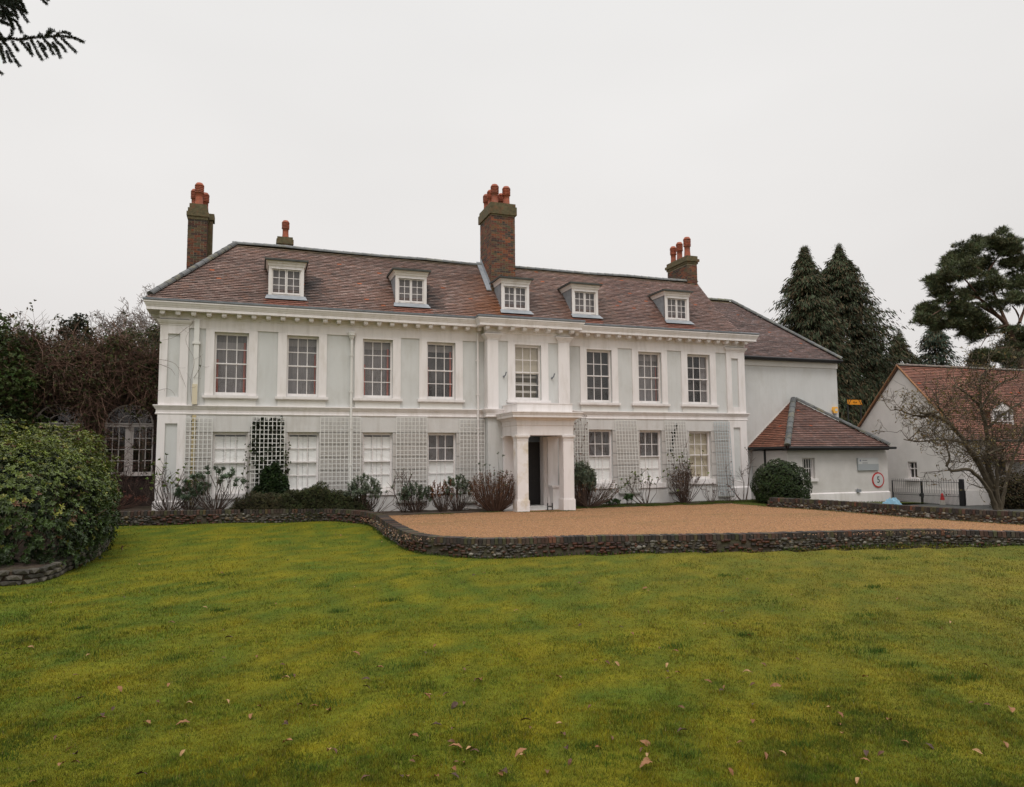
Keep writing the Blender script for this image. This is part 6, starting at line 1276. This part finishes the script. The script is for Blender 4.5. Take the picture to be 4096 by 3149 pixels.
# cottage dormer with white gable
dq0 = onY(3975, 1725, cY+.35)[0]-cX; dq1 = onY(4058, 1725, cY+.35)[0]-cX; zd0 = onY(4010, 1728, cY+.35)[2]; zd1 = onY(4010, 1645, cY+.35)[2]; zda = onY(4010, 1612, cY+.35)[2]
mb = MB(); yd = .35
mb.box(dq0, dq0+.09, yd, yd+.1, zd0, zd1); mb.box(dq1-.09, dq1, yd, yd+.1, zd0, zd1); mb.box(dq0, dq1, yd, yd+.1, zd0-.06, zd0); mb.box(dq0, dq1, yd, yd+.1, zd1, zd1+.05); mb.prism([(dq0-.05, yd, zd1+.05), (dq1+.05, yd, zd1+.05), ((dq0+dq1)/2, yd, zda+.1)], (0, .1, 0))
xm = (dq0+dq1)/2; mb.box(xm-.03, xm+.03, yd+.02, yd+.08, zd0, zd1)
for k in (1, 3): x = dq0+(dq1-dq0)*k/4; mb.box(x-.013, x+.013, yd+.03, yd+.07, zd0, zd1)
mb.box(dq0, dq1, yd+.035, yd+.065, (zd0+zd1)/2-.013, (zd0+zd1)/2+.013)
o = mb.build('dormer', M_WHITE, cot); g = MB(); g.poly([(dq0, yd+.05, zd0), (dq1, yd+.05, zd0), (dq1, yd+.05, zd1), (dq0, yd+.05, zd1)]); g.build('glass', M_GLASS, o)
g = MB(); g.poly([(dq0, yd+.2, zd0), (dq1, yd+.2, zd0), (dq1, yd+.2, zd1), (dq0, yd+.2, zd1)], (1.6, 1.6, 1.5)); g.build('room', M_NETD, o)
mb = MB(); mb.prism([(dq0-.12, yd-.06, zd1+.02), (xm, yd-.06, zda+.16), (dq1+.12, yd-.06, zd1+.02), (xm, yd-.06, zda+.06)], (0, 1.4, 0), (.20, .09, .06)); mb.prism([(dq0, yd+.1, zd0-.1), (dq0, yd+.1, zd1+.05), (dq0, yd+1.2, zd1+.05)], (.05, 0, 0), (.2, .09, .06)); mb.prism([(dq1, yd+.1, zd0-.1), (dq1, yd+.1, zd1+.05), (dq1, yd+1.2, zd1+.05)], (-.05, 0, 0), (.2, .09, .06)); mb.build('dormer_roof', M_TILE, o)
# cottage porch
pq = onY(4020, 1850, cY-1.0)[0]-cX; pz1 = onY(4060, 1842, cY-1.0)[2]
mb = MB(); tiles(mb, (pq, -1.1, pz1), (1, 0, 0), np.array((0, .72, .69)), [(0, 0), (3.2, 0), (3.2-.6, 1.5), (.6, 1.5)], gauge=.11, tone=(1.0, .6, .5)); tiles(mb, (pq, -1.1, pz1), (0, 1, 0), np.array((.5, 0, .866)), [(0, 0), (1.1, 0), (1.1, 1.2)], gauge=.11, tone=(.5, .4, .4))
mb.prism([(pq, -1.1, pz1-.01), (pq+3.2, -1.1, pz1-.01), (pq+2.6, 0, pz1+1.0), (pq+.6, 0, pz1+1.0)], (0, 0, -.06), (.08, .04, .03)); o = mb.build('porch_roof', M_TILE, cot)
mb = MB()
for x in (pq+.15, pq+3.0): q = MB(); q.box(x, x+.1, -1.0, -.9, -.4, pz1-.06, (.5, .4, .35)); q.build('porch_post', M_PALE, o)
mb.box(pq+.7, pq+1.5, .05, .1, -.3, 1.7, (.12, .10, .09)); mb.build('door', M_PALE, cot)
# hedge beside the cottage
mound('hedge', 'brownish clipped beech hedge at the right edge in front of the cottage', [(cX+k*.9, cY-1.9+.1*(k % 2), .25, .75, .55, .88) for k in range(0, 12)], 15000, (.075, .058, .028), .06, .035, cat='hedge', nl=4, depth=.3, up=.1)

# gate between lodge and cottage
ga = np.array((26.62, -1.35)); gb = np.array(onZ(3850, 2035, -.3)[:2])+np.array((-.15, -.1)); gl_ = np.linalg.norm(gb-ga); gd = (gb-ga)/gl_
gate = thing('gate', 'black iron double field gate with spiked bars between lodge and cottage', 'gate', (ga[0], ga[1], -.3), math.atan2(gd[1], gd[0]))
gn = np.array([-gd[1], gd[0], 0.])
def along(px):
    P = onP_line(px); return P
def onP_line(px, y=1950):
    d = ray(px, y); n3 = gn; t = ((np.array((*ga, 0))-CAM)@n3)/(d@n3); q = CAM+d*t; return float((q[:2]-ga)@gd), q[2]
xm_ = onP_line(3686)[0]; zt_a = onP_line(3575, 1929)[1]+.3; zt_b = onP_line(3840, 1925)[1]+.3; zm_a = onP_line(3575, 1984)[1]+.3; zm_b = onP_line(3840, 1979)[1]+.3
ZT = (zt_a+zt_b)/2; ZM = (zm_a+zm_b)/2
for a, b, n in ((.03, xm_-.02, 15), (xm_+.03, gl_-.06, 15)):
    mb = MB(); r = .008
    for z in (ZT, ZM, .08): mb.tube([(a, 0, z), ((a+b)/2, 0, z), (b, 0, z)], .011, 6)
    for k in range(2*n+1):
        x = a+(b-a)*k/(2*n); hgt = ZT+.09 if k % 2 == 0 else ZM+.09; mb.tube([(x, 0, .08), (x, 0, hgt-.02)], r*.8, 5); mb.lathe((x, 0, hgt-.03), [(r, 0), (r*1.6, .015), (.001, .045)], 5)
    mb.box(a-.02, a+.02, -.02, .02, .03, ZT+.02); mb.box(b-.02, b+.02, -.02, .02, .03, ZT+.02)
    mb.build('gate_leaf', M_IRON, gate)
mb = MB(); mb.box(xm_-.09, xm_+.08, -.05, .03, ZM-.06, ZM+.06); mb.lathe((xm_+.07, -.03, ZM-.1), [(.02, 0), (.035, .02), (.035, .07), (.01, .09)], 8); mb.build('lock', M_IRON, gate)
mb = MB(); mb.box(gl_-.02, gl_+.11, -.07, .07, -.1, ZT+.14); mb.build('post', M_BLACK, gate)
cn = thing('traffic_cone', 'small red and white cone standing behind the gate', 'cone', (0, 0, 0)); xx, _ = onP_line(3755); cp_ = ga+gd*xx; cn.location = (cp_[0]+.28, cp_[1]+.1, -.33)
mb = MB(); mb.lathe((0, 0, .03), [(.13, 0), (.125, .05), (.085, .30)], 12, (.75, .72, .65)); mb.box(-.17, .17, -.17, .17, 0, .03, (.1, .1, .1)); mb.build('lower_sleeve', M_PALE, cn)
mb = MB(); mb.lathe((0, 0, .33), [(.086, 0), (.055, .22), (.035, .27), (.02, .28)], 12); mb.build('red_top', M_RED, cn)
# blue sheet slumped behind the far wall
bs = []; nU, nV = 26, 12; mb = MB(); sh0, sh1 = onX(3522, 2000, 20.4), onX(3612, 2010, 20.6)
for i in range(nU):
    for j in range(nV):
        u, v_ = i/(nU-1), j/(nV-1); x = sh0[0]+(sh1[0]-sh0[0])*u; y = sh0[1]+(sh1[1]-sh0[1])*u+(v_-.5)*.5; env = math.sin(PI*min(max(u, .02), .98))**.5*math.sin(PI*min(max(v_, .0), 1.))**.6
        bs.append((x, y, -.1+env*(.58-.16*u+.08*math.sin(u*9+v_*4)+.05*math.sin(u*23+v_*9)+.03*math.sin(u*41-v_*30))))
mb.add(bs, [(i*nV+j, (i+1)*nV+j, (i+1)*nV+j+1, i*nV+j+1) for i in range(nU-1) for j in range(nV-1)]); o = mb.build('plastic_sheet', M_BLUE, None, False)
tag(o, 'crumpled light blue plastic sheet heaped behind the far garden wall near the gate', 'sheet')
# boot scraper, boulder bits
mb = MB(); mb.box(10.02, 10.05, -1.75, -1.7, .01, .26); mb.box(10.2, 10.23, -1.75, -1.7, .01, .26); mb.box(10.05, 10.2, -1.74, -1.71, .12, .16); mb.box(9.98, 10.27, -1.8, -1.65, .0, .02)
tag(mb.build('boot_scraper', M_IRON), 'small black iron boot scraper standing inside the porch', 'boot scraper')
for (p, s_, c, lb) in (((1595, 2033), .13, (.42, .36, .25), 'pale yellowish stone at the foot of the plain trellis'), ((1866, 2036), .10, (.55, .52, .48), 'small white stone in the bed left of the porch')):
    q = onZ(*p, .06); v, f = ROCKS[2]; mb = MB(); mb.add(v*np.array((s_, s_*.7, s_*.7)), f, c); o = mb.build('garden_stone', M_FLINT, None); o.location = q; tag(o, lb, 'stone')

# line of bare trees and evergreens on the far side of the lawn, behind the viewpoint: seen only as reflections in the panes
mb = MB(); tips = []
for i in range(15):
    x, y = -22+i*5.6+rng.uniform(-1.5, 1.5), -52+rng.uniform(-3, 3)+(9 if i > 9 else 0)+max(i-9, 0)*2.2; h = rng.uniform(8, 13)
    mb.tube([(x, y, -.3), (x+rng.normal(0, .3), y, h*.4), (x+rng.normal(0, .5), y, h*.75)], .26, 6, (.08, .06, .045), .1)
    for k in range(6): branch(mb, np.array((x, y, h*rng.uniform(.3, .75))), rng.normal(0, .8, 3)+np.array((0, 0, .8)), h*.36, .08, 3, tips, (.09, .07, .05), .22, (2, 4), .06, .68, .02, 4, 3)
tag(mb.build('woodland', M_BARK), kind='stuff')
